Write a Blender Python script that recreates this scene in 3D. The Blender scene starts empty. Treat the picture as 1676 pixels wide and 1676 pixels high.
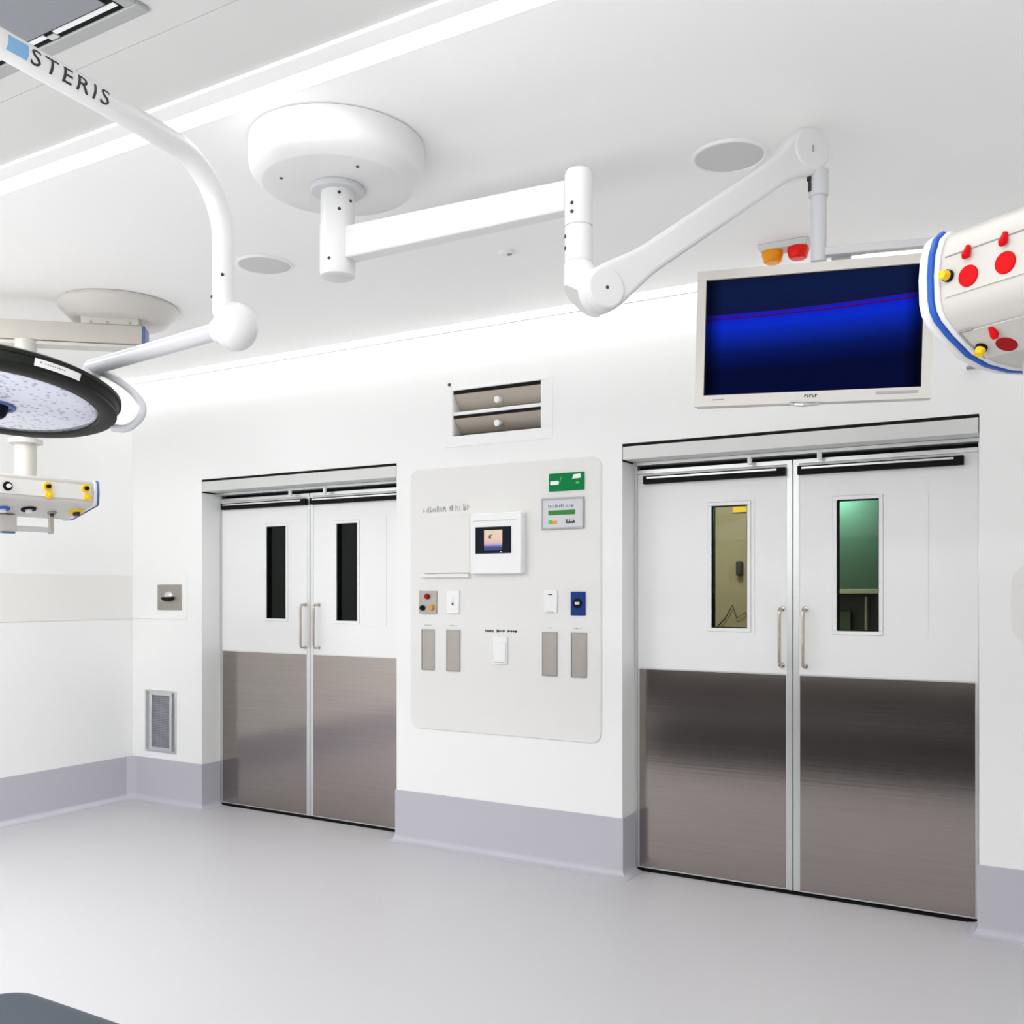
import bpy, math, random
from mathutils import Vector, Matrix, Euler
random.seed(7)
S = bpy.context.scene
COL = S.collection
PI = math.pi

# ------------------------------------------------------------------ materials
def lin(c):
    c = c / 255.0
    return c / 12.92 if c <= 0.04045 else ((c + 0.055) / 1.055) ** 2.4

def rgb(*c):
    return tuple(lin(v) for v in c) + (1.0,)

def pm(name, col, rough=0.5, metal=0.0, vary=0.0, scale=30.0, bump=0.0, stretch=None, spec=0.5, coat=0.0):
    """procedural Principled material: colour varied by a noise texture, optional bump"""
    m = bpy.data.materials.new(name); m.use_nodes = True
    nt = m.node_tree; b = nt.nodes['Principled BSDF']
    b.inputs['Base Color'].default_value = col
    b.inputs['Roughness'].default_value = rough
    b.inputs['Metallic'].default_value = metal
    b.inputs['Specular IOR Level'].default_value = spec
    b.inputs['Coat Weight'].default_value = coat
    if vary or bump:
        tc = nt.nodes.new('ShaderNodeTexCoord'); mp = nt.nodes.new('ShaderNodeMapping')
        nz = nt.nodes.new('ShaderNodeTexNoise')
        nz.inputs['Scale'].default_value = scale; nz.inputs['Detail'].default_value = 4
        if stretch: mp.inputs['Scale'].default_value = stretch
        nt.links.new(tc.outputs['Object'], mp.inputs[0]); nt.links.new(mp.outputs[0], nz.inputs['Vector'])
        if vary:
            mx = nt.nodes.new('ShaderNodeMix'); mx.data_type = 'RGBA'
            mx.inputs[6].default_value = tuple(v * (1 - vary) for v in col[:3]) + (1,)
            mx.inputs[7].default_value = tuple(min(v * (1 + vary), 0.97) for v in col[:3]) + (1,)
            nt.links.new(nz.outputs['Fac'], mx.inputs[0]); nt.links.new(mx.outputs[2], b.inputs['Base Color'])
        if bump:
            bp = nt.nodes.new('ShaderNodeBump'); bp.inputs['Strength'].default_value = bump
            bp.inputs['Distance'].default_value = 0.002
            nt.links.new(nz.outputs['Fac'], bp.inputs['Height']); nt.links.new(bp.outputs[0], b.inputs['Normal'])
    return m

def em(name, col, strength):
    m = bpy.data.materials.new(name); m.use_nodes = True
    nt = m.node_tree; b = nt.nodes['Principled BSDF']
    b.inputs['Base Color'].default_value = (0.8, 0.8, 0.8, 1)
    b.inputs['Emission Color'].default_value = col
    b.inputs['Emission Strength'].default_value = strength
    return m

M = {}
M['wall'] = pm('wall_paint', (0.868, 0.876, 0.866, 1), 0.45, vary=0.006, scale=3, spec=0.3)
M['ceil'] = pm('ceiling_paint', (0.93, 0.928, 0.918, 1), 0.6, vary=0.006, scale=2, spec=0.2)
M['ceil_panel'] = pm('ceiling_metal_panel', (0.66, 0.665, 0.652, 1), 0.5, vary=0.01, scale=2, spec=0.3)
M['floor'] = pm('vinyl_floor', (0.51, 0.503, 0.523, 1), 0.42, vary=0.035, scale=260, bump=0.03, spec=0.35)
M['base'] = pm('vinyl_skirting', (0.50, 0.495, 0.55, 1), 0.5, vary=0.03, scale=220, spec=0.3)
M['guard'] = pm('wall_guard_vinyl', (0.82, 0.812, 0.785, 1), 0.5, vary=0.01, scale=8, spec=0.3)
M['board'] = pm('services_board_laminate', (0.79, 0.785, 0.765, 1), 0.45, vary=0.01, scale=6, spec=0.3)
M['white'] = pm('white_enamel', (0.86, 0.865, 0.865, 1), 0.3, vary=0.006, scale=6)
M['whitep'] = pm('white_plastic', (0.86, 0.86, 0.86, 1), 0.35, vary=0.006, scale=9)
M['arm'] = pm('white_powder_coat', (0.74, 0.742, 0.742, 1), 0.32, vary=0.006, scale=6)
M['greyarm'] = pm('pale_grey_powder_coat', (0.60, 0.605, 0.63, 1), 0.35, vary=0.008, scale=6)
M['cream'] = pm('cream_enamel', (0.63, 0.61, 0.575, 1), 0.35, vary=0.01, scale=6)
M['beige'] = pm('beige_enamel', (0.53, 0.50, 0.455, 1), 0.4, vary=0.01, scale=6)
M['door'] = pm('door_laminate', (0.86, 0.865, 0.862, 1), 0.38, vary=0.006, scale=4, spec=0.35)
M['alu'] = pm('brushed_aluminium', (0.72, 0.735, 0.74, 1), 0.35, metal=0.85, vary=0.04, scale=60, stretch=(0.05, 1, 1))
M['header'] = pm('satin_anodised_casing', (0.64, 0.65, 0.632, 1), 0.4, metal=0.15, vary=0.02, scale=40, stretch=(0.05, 1, 1))
M['steel'] = pm('brushed_steel_plate', (0.365, 0.327, 0.307, 1), 0.15, metal=1.0, vary=0.10, scale=90, stretch=(0.02, 1, 1), bump=0.05)
M['plate'] = pm('satin_steel_cover', (0.40, 0.375, 0.345, 1), 0.42, metal=0.7, vary=0.05, scale=70, stretch=(1, 1, 0.05))
M['chrome'] = pm('polished_steel', (0.62, 0.55, 0.49, 1), 0.22, metal=1.0, vary=0.02, scale=30)
M['silver'] = pm('silver_metal', (0.75, 0.75, 0.76, 1), 0.3, metal=0.9, vary=0.02, scale=30)
M['black'] = pm('black_rubber', (0.006, 0.006, 0.007, 1), 0.5, vary=0.1, scale=20, spec=0.1)
M['gapshade'] = pm('recess_shade', (0.015, 0.014, 0.013, 1), 0.8, vary=0.1, scale=20, spec=0.1)  # near-black that paints shade into gaps and recesses
M['darkring'] = pm('dark_olive_plastic', (0.013, 0.0145, 0.012, 1), 0.45, vary=0.1, scale=25, spec=0.18)
M['navy'] = pm('navy_rubber', (0.004, 0.005, 0.014, 1), 0.45, vary=0.1, scale=25, spec=0.12)
M['ink'] = pm('dark_ink', (0.03, 0.03, 0.035, 1), 0.6, vary=0.05, scale=40)
M['greyink'] = pm('grey_ink', (0.32, 0.32, 0.33, 1), 0.6, vary=0.05, scale=40)
M['tealink'] = pm('teal_ink', (0.05, 0.13, 0.16, 1), 0.6, vary=0.05, scale=40)
M['screw'] = pm('screw_hole', (0.03, 0.028, 0.028, 1), 0.6, vary=0.05, scale=40)
M['blue'] = pm('blue_plastic', rgb(20, 90, 190), 0.35, vary=0.04, scale=12)
M['dblue'] = pm('navy_blue_plate', rgb(14, 52, 128), 0.4, vary=0.06, scale=30, spec=0.2)
M['steelblue'] = pm('steel_blue_trim', rgb(75, 100, 155), 0.4, vary=0.04, scale=12)
M['tag'] = pm('pale_blue_label', rgb(125, 170, 212), 0.45, vary=0.1, scale=60)
M['red'] = pm('red_plastic', rgb(212, 12, 20), 0.4, vary=0.04, scale=20, spec=0.12)
M['dred'] = pm('dark_red_plastic', rgb(160, 14, 20), 0.4, vary=0.04, scale=20, spec=0.12)
M['amber'] = pm('amber_lens', rgb(240, 150, 10), 0.25, vary=0.08, scale=50, coat=0.1, spec=0.2)
M['redlens'] = pm('red_lens', rgb(235, 22, 16), 0.25, vary=0.08, scale=50, coat=0.1, spec=0.2)
M['yellow'] = pm('yellow_plastic', rgb(250, 205, 10), 0.35, vary=0.05, scale=20)
M['orange'] = pm('orange_button', rgb(230, 150, 25), 0.4, vary=0.04, scale=20)
M['green'] = pm('green_sign', rgb(2, 126, 66), 0.5, vary=0.05, scale=12, spec=0.12)
M['dgreen'] = pm('green_bar_ink', rgb(15, 125, 25), 0.5, vary=0.05, scale=12)
M['pgreen'] = pm('pale_green_ink', rgb(90, 190, 110), 0.5, vary=0.05, scale=12)
M['signgrey'] = pm('grey_notice_frame', (0.36, 0.36, 0.37, 1), 0.4, metal=0.4, vary=0.03, scale=20)
M['paper'] = pm('pale_lilac_card', (0.66, 0.66, 0.69, 1), 0.5, vary=0.02, scale=20)
M['grille'] = pm('grey_speaker_mesh', (0.64, 0.64, 0.632, 1), 0.6, vary=0.03, scale=120, spec=0.2)
M['louvre'] = pm('beige_louvre_blade', (0.47, 0.415, 0.35, 1), 0.5, vary=0.03, scale=14)
M['cover'] = pm('slate_blue_upholstery', rgb(44, 56, 67), 0.42, vary=0.05, scale=60, bump=0.05)
M['darkbase'] = pm('dark_grey_table_base', (0.035, 0.035, 0.038, 1), 0.5, vary=0.06, scale=10)
M['diffgrey'] = pm('grey_air_panel', (0.26, 0.272, 0.297, 1), 0.6, vary=0.04, scale=120)
M['diffframe'] = pm('satin_grey_frame', (0.42, 0.428, 0.425, 1), 0.45, metal=0.2, vary=0.02, scale=20)
M['cupb'] = pm('dark_brown_laminate', (0.022, 0.019, 0.017, 1), 0.5, vary=0.08, scale=10)
M['backbeige'] = pm('store_room_paint', (0.36, 0.295, 0.20, 1), 0.7, vary=0.06, scale=6)
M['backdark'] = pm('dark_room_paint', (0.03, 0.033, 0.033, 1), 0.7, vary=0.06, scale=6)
M['blind'] = pm('green_blind_fabric', (0.055, 0.085, 0.05, 1), 0.7, vary=0.06, scale=30, stretch=(1, 1, 6))
M['strip'] = em('luminous_strip', (1, 0.995, 0.985, 1), 3.6)
M['cove'] = em('luminous_cove', (1, 0.998, 0.99, 1), 2.7)

def glass(name, tint, rough, gloss):
    m = bpy.data.materials.new(name); m.use_nodes = True
    nt = m.node_tree; nt.nodes.clear()
    out = nt.nodes.new('ShaderNodeOutputMaterial'); mix = nt.nodes.new('ShaderNodeMixShader')
    tr = nt.nodes.new('ShaderNodeBsdfTransparent'); gl = nt.nodes.new('ShaderNodeBsdfGlossy')
    fr = nt.nodes.new('ShaderNodeFresnel'); fr.inputs['IOR'].default_value = gloss
    tr.inputs['Color'].default_value = tint; gl.inputs['Roughness'].default_value = rough
    nt.links.new(fr.outputs[0], mix.inputs[0]); nt.links.new(tr.outputs[0], mix.inputs[1])
    nt.links.new(gl.outputs[0], mix.inputs[2]); nt.links.new(mix.outputs[0], out.inputs[0])
    return m
M['glass'] = glass('vision_glass', (0.80, 0.86, 0.82, 1), 0.02, 1.2)

# perforated return-air mesh and lamp lens
def lattice_mat():
    m = pm('grey_wire_mesh', (0.13, 0.14, 0.16, 1), 0.5, metal=0.3)
    nt = m.node_tree; b = nt.nodes['Principled BSDF']
    tc = nt.nodes.new('ShaderNodeTexCoord'); ck = nt.nodes.new('ShaderNodeTexBrick')
    ck.offset = 0.0
    ck.inputs['Color1'].default_value = (0.10, 0.11, 0.135, 1); ck.inputs['Color2'].default_value = (0.13, 0.14, 0.165, 1)
    ck.inputs['Mortar'].default_value = (0.33, 0.34, 0.37, 1)
    ck.inputs['Scale'].default_value = 1.0; ck.inputs['Mortar Size'].default_value = 0.0022
    ck.inputs['Brick Width'].default_value = 0.012; ck.inputs['Row Height'].default_value = 0.012
    mp = nt.nodes.new('ShaderNodeMapping'); mp.inputs['Rotation'].default_value = (PI / 2, 0, 0)
    nt.links.new(tc.outputs['Object'], mp.inputs[0]); nt.links.new(mp.outputs[0], ck.inputs['Vector'])
    nt.links.new(ck.outputs['Color'], b.inputs['Base Color'])
    return m
M['mesh'] = lattice_mat()

def lens_mat():
    m = pm('faceted_lamp_lens', (0.72, 0.76, 0.88, 1), 0.15, coat=0.6)
    nt = m.node_tree; b = nt.nodes['Principled BSDF']
    tc = nt.nodes.new('ShaderNodeTexCoord'); mp = nt.nodes.new('ShaderNodeMapping'); mp.inputs['Scale'].default_value = (1, 1, 1)
    vo = nt.nodes.new('ShaderNodeTexVoronoi'); vo.inputs['Scale'].default_value = 52
    rp = nt.nodes.new('ShaderNodeValToRGB')
    rp.color_ramp.elements[0].position = 0.10; rp.color_ramp.elements[0].color = (0.30, 0.33, 0.45, 1)
    rp.color_ramp.elements[1].position = 0.42; rp.color_ramp.elements[1].color = (0.77, 0.80, 0.92, 1)
    nt.links.new(tc.outputs['Object'], mp.inputs[0]); nt.links.new(mp.outputs[0], vo.inputs['Vector'])
    nt.links.new(vo.outputs['Distance'], rp.inputs[0]); nt.links.new(rp.outputs[0], b.inputs['Base Color'])
    return m
M['lens'] = lens_mat()

def screen_mat():
    """the video wallpaper: navy above, a curved bright blue swell fading to black below"""
    m = bpy.data.materials.new('blue_wave_screen'); m.use_nodes = True
    nt = m.node_tree; b = nt.nodes['Principled BSDF']
    b.inputs['Base Color'].default_value = (0.001, 0.001, 0.002, 1); b.inputs['Roughness'].default_value = 0.25
    b.inputs['Specular IOR Level'].default_value = 0.0
    uv = nt.nodes.new('ShaderNodeUVMap'); uv.uv_map = 'UVMap'
    sp = nt.nodes.new('ShaderNodeSeparateXYZ'); nt.links.new(uv.outputs[0], sp.inputs[0])
    def mt(op, a, c=None):
        n = nt.nodes.new('ShaderNodeMath'); n.operation = op
        for i, v in enumerate((a, c)):
            if v is None: continue
            if isinstance(v, (int, float)): n.inputs[i].default_value = v
            else: nt.links.new(v, n.inputs[i])
        return n.outputs[0]
    # v measured down from the top; boundary v0(u) = 0.30 - 0.02u - 0.075u^2
    v = mt('SUBTRACT', 1.0, sp.outputs[1]); u = sp.outputs[0]
    v0 = mt('SUBTRACT', mt('SUBTRACT', 0.305, mt('MULTIPLY', u, 0.012)), mt('MULTIPLY', mt('MULTIPLY', u, u), 0.075))
    d = mt('ADD', mt('SUBTRACT', v, v0), 0.5)
    rp = nt.nodes.new('ShaderNodeValToRGB'); cr = rp.color_ramp
    stops = [(0.0, (8, 14, 34)), (0.30, (14, 28, 66)), (0.494, (16, 24, 66)), (0.50, (52, 22, 120)), (0.508, (14, 30, 190)), (0.524, (16, 30, 190)),
             (0.531, (84, 12, 70)), (0.538, (48, 10, 90)), (0.546, (14, 36, 196)), (0.61, (10, 44, 196)), (0.72, (10, 36, 150)), (0.84, (6, 22, 92)), (1.0, (4, 10, 50))]
    while len(cr.elements) < len(stops): cr.elements.new(0.5)
    for e, (p, c) in zip(cr.elements, stops): e.position = p; e.color = rgb(*c)
    nt.links.new(d, rp.inputs[0])
    ed = mt('MULTIPLY', mt('MULTIPLY', u, mt('SUBTRACT', 1.0, u)), 14.0)
    ed2 = nt.nodes.new('ShaderNodeClamp'); nt.links.new(ed, ed2.inputs[0])
    ed2.inputs['Min'].default_value = 0.25
    mx = nt.nodes.new('ShaderNodeMix'); mx.data_type = 'RGBA'; mx.blend_type = 'MULTIPLY'; mx.inputs[0].default_value = 1
    nt.links.new(rp.outputs[0], mx.inputs[6]); nt.links.new(ed2.outputs[0], mx.inputs[7])
    nt.links.new(mx.outputs[2], b.inputs['Emission Color']); b.inputs['Emission Strength'].default_value = 0.5
    return m
M['screen'] = screen_mat()

def touch_mat():
    m = bpy.data.materials.new('touch_screen_picture'); m.use_nodes = True
    nt = m.node_tree; b = nt.nodes['Principled BSDF']; b.inputs['Base Color'].default_value = (0.01, 0.01, 0.02, 1)
    uv = nt.nodes.new('ShaderNodeUVMap'); uv.uv_map = 'UVMap'
    sp = nt.nodes.new('ShaderNodeSeparateXYZ'); nt.links.new(uv.outputs[0], sp.inputs[0])
    rp = nt.nodes.new('ShaderNodeValToRGB'); cr = rp.color_ramp
    stops = [(0.0, (10, 50, 110)), (0.16, (15, 60, 130)), (0.22, (130, 120, 190)), (0.34, (225, 185, 190)), (0.6, (240, 205, 180)), (1.0, (232, 214, 180))]
    while len(cr.elements) < len(stops): cr.elements.new(0.5)
    for e, (p, c) in zip(cr.elements, stops): e.position = p; e.color = rgb(*c)
    nt.links.new(sp.outputs[1], rp.inputs[0]); nt.links.new(rp.outputs[0], b.inputs['Emission Color'])
    b.inputs['Emission Strength'].default_value = 0.45
    return m
M['touch'] = touch_mat()

# ------------------------------------------------------------------ mesh builder
def frame_of(ax):
    ax = Vector(ax).normalized()
    u = ax.orthogonal().normalized() if abs(ax.z) < 0.999 else Vector((1, 0, 0))
    if abs(ax.z) < 0.999:
        u = Vector((0, 0, 1)).cross(ax).normalized()
    return u, ax.cross(u).normalized(), ax

class MB:
    def __init__(s): s.v = []; s.f = []; s.m = []; s.mi = 0
    def mat(s, i): s.mi = i; return s
    def face(s, idx): s.f.append(tuple(idx)); s.m.append(s.mi)
    def poly(s, pts):
        n = len(s.v); s.v += [Vector(p) for p in pts]; s.face(range(n, n + len(pts))); return s
    def box(s, x0, x1, y0, y1, z0, z1, T=None):
        n = len(s.v)
        P = [(x0,y0,z0),(x1,y0,z0),(x1,y1,z0),(x0,y1,z0),(x0,y0,z1),(x1,y0,z1),(x1,y1,z1),(x0,y1,z1)]
        s.v += [T @ Vector(p) if T else Vector(p) for p in P]
        for q in ((0,3,2,1),(4,5,6,7),(0,1,5,4),(1,2,6,5),(2,3,7,6),(3,0,4,7)): s.face([n + i for i in q])
        return s
    def prism(s, pts, off):
        n = len(s.v); k = len(pts); off = Vector(off)
        s.v += [Vector(p) for p in pts] + [Vector(p) + off for p in pts]
        s.face([n + i for i in range(k)][::-1]); s.face([n + k + i for i in range(k)])
        for i in range(k):
            j = (i + 1) % k; s.face((n + i, n + j, n + k + j, n + k + i))
        return s
    def cyl(s, p0, p1, r0, r1=None, n=32, caps=True):
        r1 = r0 if r1 is None else r1
        return s.loft([(Vector(p0), r0), (Vector(p1), r1)], n, caps)
    def loft(s, rings, n=32, caps=True):
        """rings of (centre, radius) along a path; parallel transported"""
        pts = [Vector(p) for p, r in rings]; b = len(s.v); u = None
        for i, (p, r) in enumerate(rings):
            t = (pts[min(i + 1, len(pts) - 1)] - pts[max(i - 1, 0)]).normalized()
            if u is None: u, w, _ = frame_of(t)
            else:
                u = (u - t * u.dot(t)).normalized(); w = t.cross(u)
            for k in range(n):
                a = 2 * PI * k / n; s.v.append(Vector(p) + (u * math.cos(a) + w * math.sin(a)) * r)
        for i in range(len(rings) - 1):
            for k in range(n):
                l = (k + 1) % n; s.face((b + i*n + k, b + i*n + l, b + (i+1)*n + l, b + (i+1)*n + k))
        if caps:
            s.face([b + k for k in range(n)][::-1]); s.face([b + (len(rings) - 1) * n + k for k in range(n)])
        return s
    def tube(s, path, r, n=24, caps=True):
        return s.loft([(p, r) for p in path], n, caps)
    def lathe(s, prof, o, ax=(0, 0, 1), n=64, a0=0.0, a1=2 * PI):
        """profile of (radius, height) about an axis"""
        u, w, t = frame_of(ax); o = Vector(o); b = len(s.v); full = abs(a1 - a0 - 2 * PI) < 1e-6
        m = n if full else n + 1
        for r, h in prof:
            for k in range(m):
                a = a0 + (a1 - a0) * k / n
                s.v.append(o + t * h + (u * math.cos(a) + w * math.sin(a)) * r)
        for i in range(len(prof) - 1):
            for k in range(n):
                l = (k + 1) % m; s.face((b + i*m + k, b + i*m + l, b + (i+1)*m + l, b + (i+1)*m + k))
        return s
    def ball(s, c, r, n=24, sc=(1, 1, 1)):
        c = Vector(c); b = len(s.v); h = n // 2
        for i in range(1, h):
            th = PI * i / h
            for k in range(n):
                a = 2 * PI * k / n
                s.v.append(c + Vector((math.sin(th)*math.cos(a)*sc[0], math.sin(th)*math.sin(a)*sc[1], math.cos(th)*sc[2])) * r)
        top = len(s.v); s.v.append(c + Vector((0, 0, r * sc[2]))); s.v.append(c - Vector((0, 0, r * sc[2])))
        for i in range(h - 2):
            for k in range(n):
                l = (k + 1) % n; s.face((b + i*n + k, b + (i+1)*n + k, b + (i+1)*n + l, b + i*n + l))
        for k in range(n):
            l = (k + 1) % n; s.face((top, b + k, b + l)); s.face((top + 1, b + (h-2)*n + l, b + (h-2)*n + k))
        return s
    def build(s, name, mats, parent=None, bevel=0.0, seg=2, angle=32, origin=None, smooth=True):
        mats = mats if isinstance(mats, (list, tuple)) else [mats]
        o = ORG.get(parent.name) if parent is not None else (Vector(origin) if origin else sum(s.v, Vector()) / max(1, len(s.v)))
        me = bpy.data.meshes.new(name)
        me.from_pydata([tuple(v - o) for v in s.v], [], s.f)
        for m in mats: me.materials.append(M[m] if isinstance(m, str) else m)
        for p, i in zip(me.polygons, s.m): p.material_index = i
        import bmesh
        bm = bmesh.new(); bm.from_mesh(me); bmesh.ops.recalc_face_normals(bm, faces=bm.faces); bm.to_mesh(me); bm.free()
        if smooth:
            me.shade_smooth(); me.set_sharp_from_angle(angle=math.radians(angle))
        ob = bpy.data.objects.new(name, me); COL.objects.link(ob)
        if parent is not None: ob.parent = parent
        else: ob.location = o
        ORG[ob.name] = o
        if bevel:
            bv = ob.modifiers.new('edge', 'BEVEL'); bv.width = bevel; bv.segments = seg; bv.limit_method = 'ANGLE'
            bv.angle_limit = math.radians(40); bv.harden_normals = False
        return ob
ORG = {}

def tag(o, label, cat, group=None, kind=None):
    o['label'] = label; o['category'] = cat
    if group: o['group'] = group
    if kind: o['kind'] = kind
    return o

def thing(name, label, cat, loc, group=None, kind=None):
    o = bpy.data.objects.new(name, None); COL.objects.link(o); o.location = loc
    o.empty_display_size = 0.1
    ORG[o.name] = Vector(loc)
    return tag(o, label, cat, group, kind)

def rrect(x0, x1, z0, z1, r, y, n=8):
    """rounded rectangle in the x-z plane"""
    pts = []
    for cx, cz, a in ((x1 - r, z1 - r, 0), (x0 + r, z1 - r, 90), (x0 + r, z0 + r, 180), (x1 - r, z0 + r, 270)):
        for k in range(n + 1):
            t = math.radians(a + 90 * k / n); pts.append((cx + r * math.cos(t), y, cz + r * math.sin(t)))
    return pts

def frame_box(mb, x0, x1, z0, z1, w, y0, y1):
    """a rectangular frame (outer x0..x1, z0..z1; bar width w) lying in the x-z plane"""
    mb.box(x0, x1, y0, y1, z1 - w, z1).box(x0, x1, y0, y1, z0, z0 + w)
    mb.box(x0, x0 + w, y0, y1, z0 + w, z1 - w).box(x1 - w, x1, y0, y1, z0 + w, z1 - w)
    return mb

# ------------------------------------------------------------------ room shell
XL, XR, YF, ZC = -5.92, 2.6, -6.4, 3.0
D1 = (-5.20, -3.53); D2 = (-2.06, -0.375); DH = 2.262
VENT = (-3.125, -2.541, 2.388, 2.650); LOWG = (-5.78, -5.454, 0.352, 0.792)

def holed_wall(x0, x1, z0, z1, holes, y0, y1):
    mb = MB()
    xs = sorted({x0, x1} | {h[0] for h in holes} | {h[1] for h in holes})
    zs = sorted({z0, z1} | {h[2] for h in holes} | {h[3] for h in holes})
    ish = lambda x, z: any(h[0] < x < h[1] and h[2] < z < h[3] for h in holes) or not (x0 < x < x1 and z0 < z < z1)
    for i in range(len(xs) - 1):
        for j in range(len(zs) - 1):
            a, b, c, d = xs[i], xs[i+1], zs[j], zs[j+1]; mx, mz = (a + b) / 2, (c + d) / 2
            if ish(mx, mz): continue
            mb.poly([(a,y0,c),(b,y0,c),(b,y0,d),(a,y0,d)]); mb.poly([(a,y1,c),(a,y1,d),(b,y1,d),(b,y1,c)])
            if ish(a - 1e-3, mz): mb.poly([(a,y0,c),(a,y0,d),(a,y1,d),(a,y1,c)])
            if ish(b + 1e-3, mz): mb.poly([(b,y0,c),(b,y1,c),(b,y1,d),(b,y0,d)])
            if ish(mx, c - 1e-3): mb.poly([(a,y0,c),(a,y1,c),(b,y1,c),(b,y0,c)])
            if ish(mx, d + 1e-3): mb.poly([(a,y0,d),(b,y0,d),(b,y1,d),(a,y1,d)])
    return mb
def struct(o, label, cat): return tag(o, label, cat, kind='structure')

w = holed_wall(XL - 0.3, XR + 0.3, 0, 3.14, [(D1[0], D1[1], -1, DH), (D2[0], D2[1], -1, DH), VENT, LOWG], 0, 0.3)
import bmesh as _b
wb = w.build('wall_back', 'wall', smooth=False)
bm = _b.new(); bm.from_mesh(wb.data); _b.ops.remove_doubles(bm, verts=bm.verts, dist=1e-4); _b.ops.recalc_face_normals(bm, faces=bm.faces); bm.to_mesh(wb.data); bm.free()
struct(wb, 'long white wall holding both steel-plated double doors', 'wall')
struct(MB().box(XL - 0.3, XL, YF, 0, 0, 3.14).build('wall_left', 'wall', smooth=False), 'plain white side wall at the far left', 'wall')
struct(MB().box(XR, XR + 0.3, YF, 0, 0, 3.14).build('wall_right', 'wall', smooth=False), 'white side wall opposite the far left wall', 'wall')
struct(MB().box(XL - 0.3, XR + 0.3, YF - 0.3, YF, 0, 3.14).build('wall_front', 'wall', smooth=False), 'white wall opposite the double doors', 'wall')
struct(MB().box(XL - 0.3, XR + 0.3, YF - 0.3, 0.3, -0.1, 0).build('floor', 'floor', smooth=False), 'pale lilac grey speckled vinyl floor', 'floor')
c = MB()
c.box(XL, XR, -2.456, -0.11, ZC, ZC + 0.1); c.box(XL, XR, -0.11, 0.0, ZC + 0.1, ZC + 0.14); c.box(XL, XR, -0.13, -0.11, ZC + 0.1, ZC + 0.14)
c.mat(1)
for a, b in ((-2.866, -2.548), (-4.866, -2.869), (YF, -4.869)): c.box(XL, XR, a, b, ZC, ZC + 0.1)
struct(c.build('ceiling', ['ceil', 'ceil_panel'], smooth=False), 'white ceiling with a greyer panelled zone over the operating area', 'ceiling')

# coved vinyl skirting
def skirting(name, paths, label):
    """coved profile swept along floor-plan paths (the room lies to the right of the direction of travel), mitred corners"""
    mb = MB(); prof = [(0.0, 0.0), (0.0, 0.305), (0.007, 0.305), (0.007, 0.042)]
    for k in range(1, 7):
        t = k / 6 * PI / 2; prof.append((0.007 + 0.036 * (1 - math.cos(t)), 0.042 - 0.039 * math.sin(t)))
    prof += [(0.055, 0.002), (0.055, 0.0)]
    for path in paths:
        P = [Vector(p) for p in path]; dirs = [(P[i+1] - P[i]).normalized() for i in range(len(P) - 1)]
        nr_ = [Vector((d.y, -d.x)) for d in dirs]; b0 = len(mb.v); k = len(prof)
        for i, p in enumerate(P):
            if i == 0: m = nr_[0]
            elif i == len(P) - 1: m = nr_[-1]
            else:
                m = (nr_[i-1] + nr_[i]).normalized(); m = m / m.dot(nr_[i])
            for d_, z in prof: mb.v.append(Vector((p.x + m.x * d_, p.y + m.y * d_, z)))
        for i in range(len(P) - 1):
            for j in range(k):
                l = (j + 1) % k; mb.face((b0 + i*k + j, b0 + i*k + l, b0 + (i+1)*k + l, b0 + (i+1)*k + j))
        mb.face([b0 + j for j in range(k)]); mb.face([b0 + (len(P) - 1) * k + j for j in range(k)])
    return struct(mb.build(name, 'base', angle=40), label, 'skirting')
skirting('baseboard_back', [[(XL, 0), (D1[0], 0), (D1[0], 0.155)], [(D1[1], 0.155), (D1[1], 0), (D2[0], 0), (D2[0], 0.155)], [(D2[1], 0.155), (D2[1], 0), (XR, 0)]],
         'tall grey vinyl skirting along the double door wall')
skirting('baseboard_left', [[(XL, YF), (XL, -0.055), (XL + 0.055, 0.0)]], 'tall grey vinyl skirting along the far left wall')
skirting('baseboard_right', [[(XR, 0), (XR, YF)]], 'tall grey vinyl skirting on the right side wall')
skirting('baseboard_front', [[(XR, YF), (XL, YF)]], 'tall grey vinyl skirting opposite the double doors')

# wall guards
g = MB().box(XL, XL + 0.004, YF, -0.002, 1.297, 1.608)
struct(g.build('trim_1', 'guard'), 'pale beige wall guard strip along the far left wall', 'wall guard')
g = MB().prism(rrect(XL + 0.001, -5.345, 1.300, 1.605, 0.02, -0.001), (0, -0.004, 0))
struct(g.build('trim_2', 'wall', angle=40), 'white end panel of wall guard carrying the square steel plate', 'wall guard')
g = MB().prism(rrect(-0.252, XR - 0.001, 1.255, 1.615, 0.10, -0.001), (0, -0.004, 0))
struct(g.build('trim_3', 'guard', angle=40), 'pale wall guard with rounded end right of the wider door', 'wall guard')
g = MB().box(XL, XR, -0.006, 0.0, 2.992, 3.004)
struct(g.build('trim_4', 'greyink'), 'thin grey bead painting the shadow line where wall meets cove', 'trim')  # dark grey bead, the wall-top shadow line put into its colour

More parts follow.
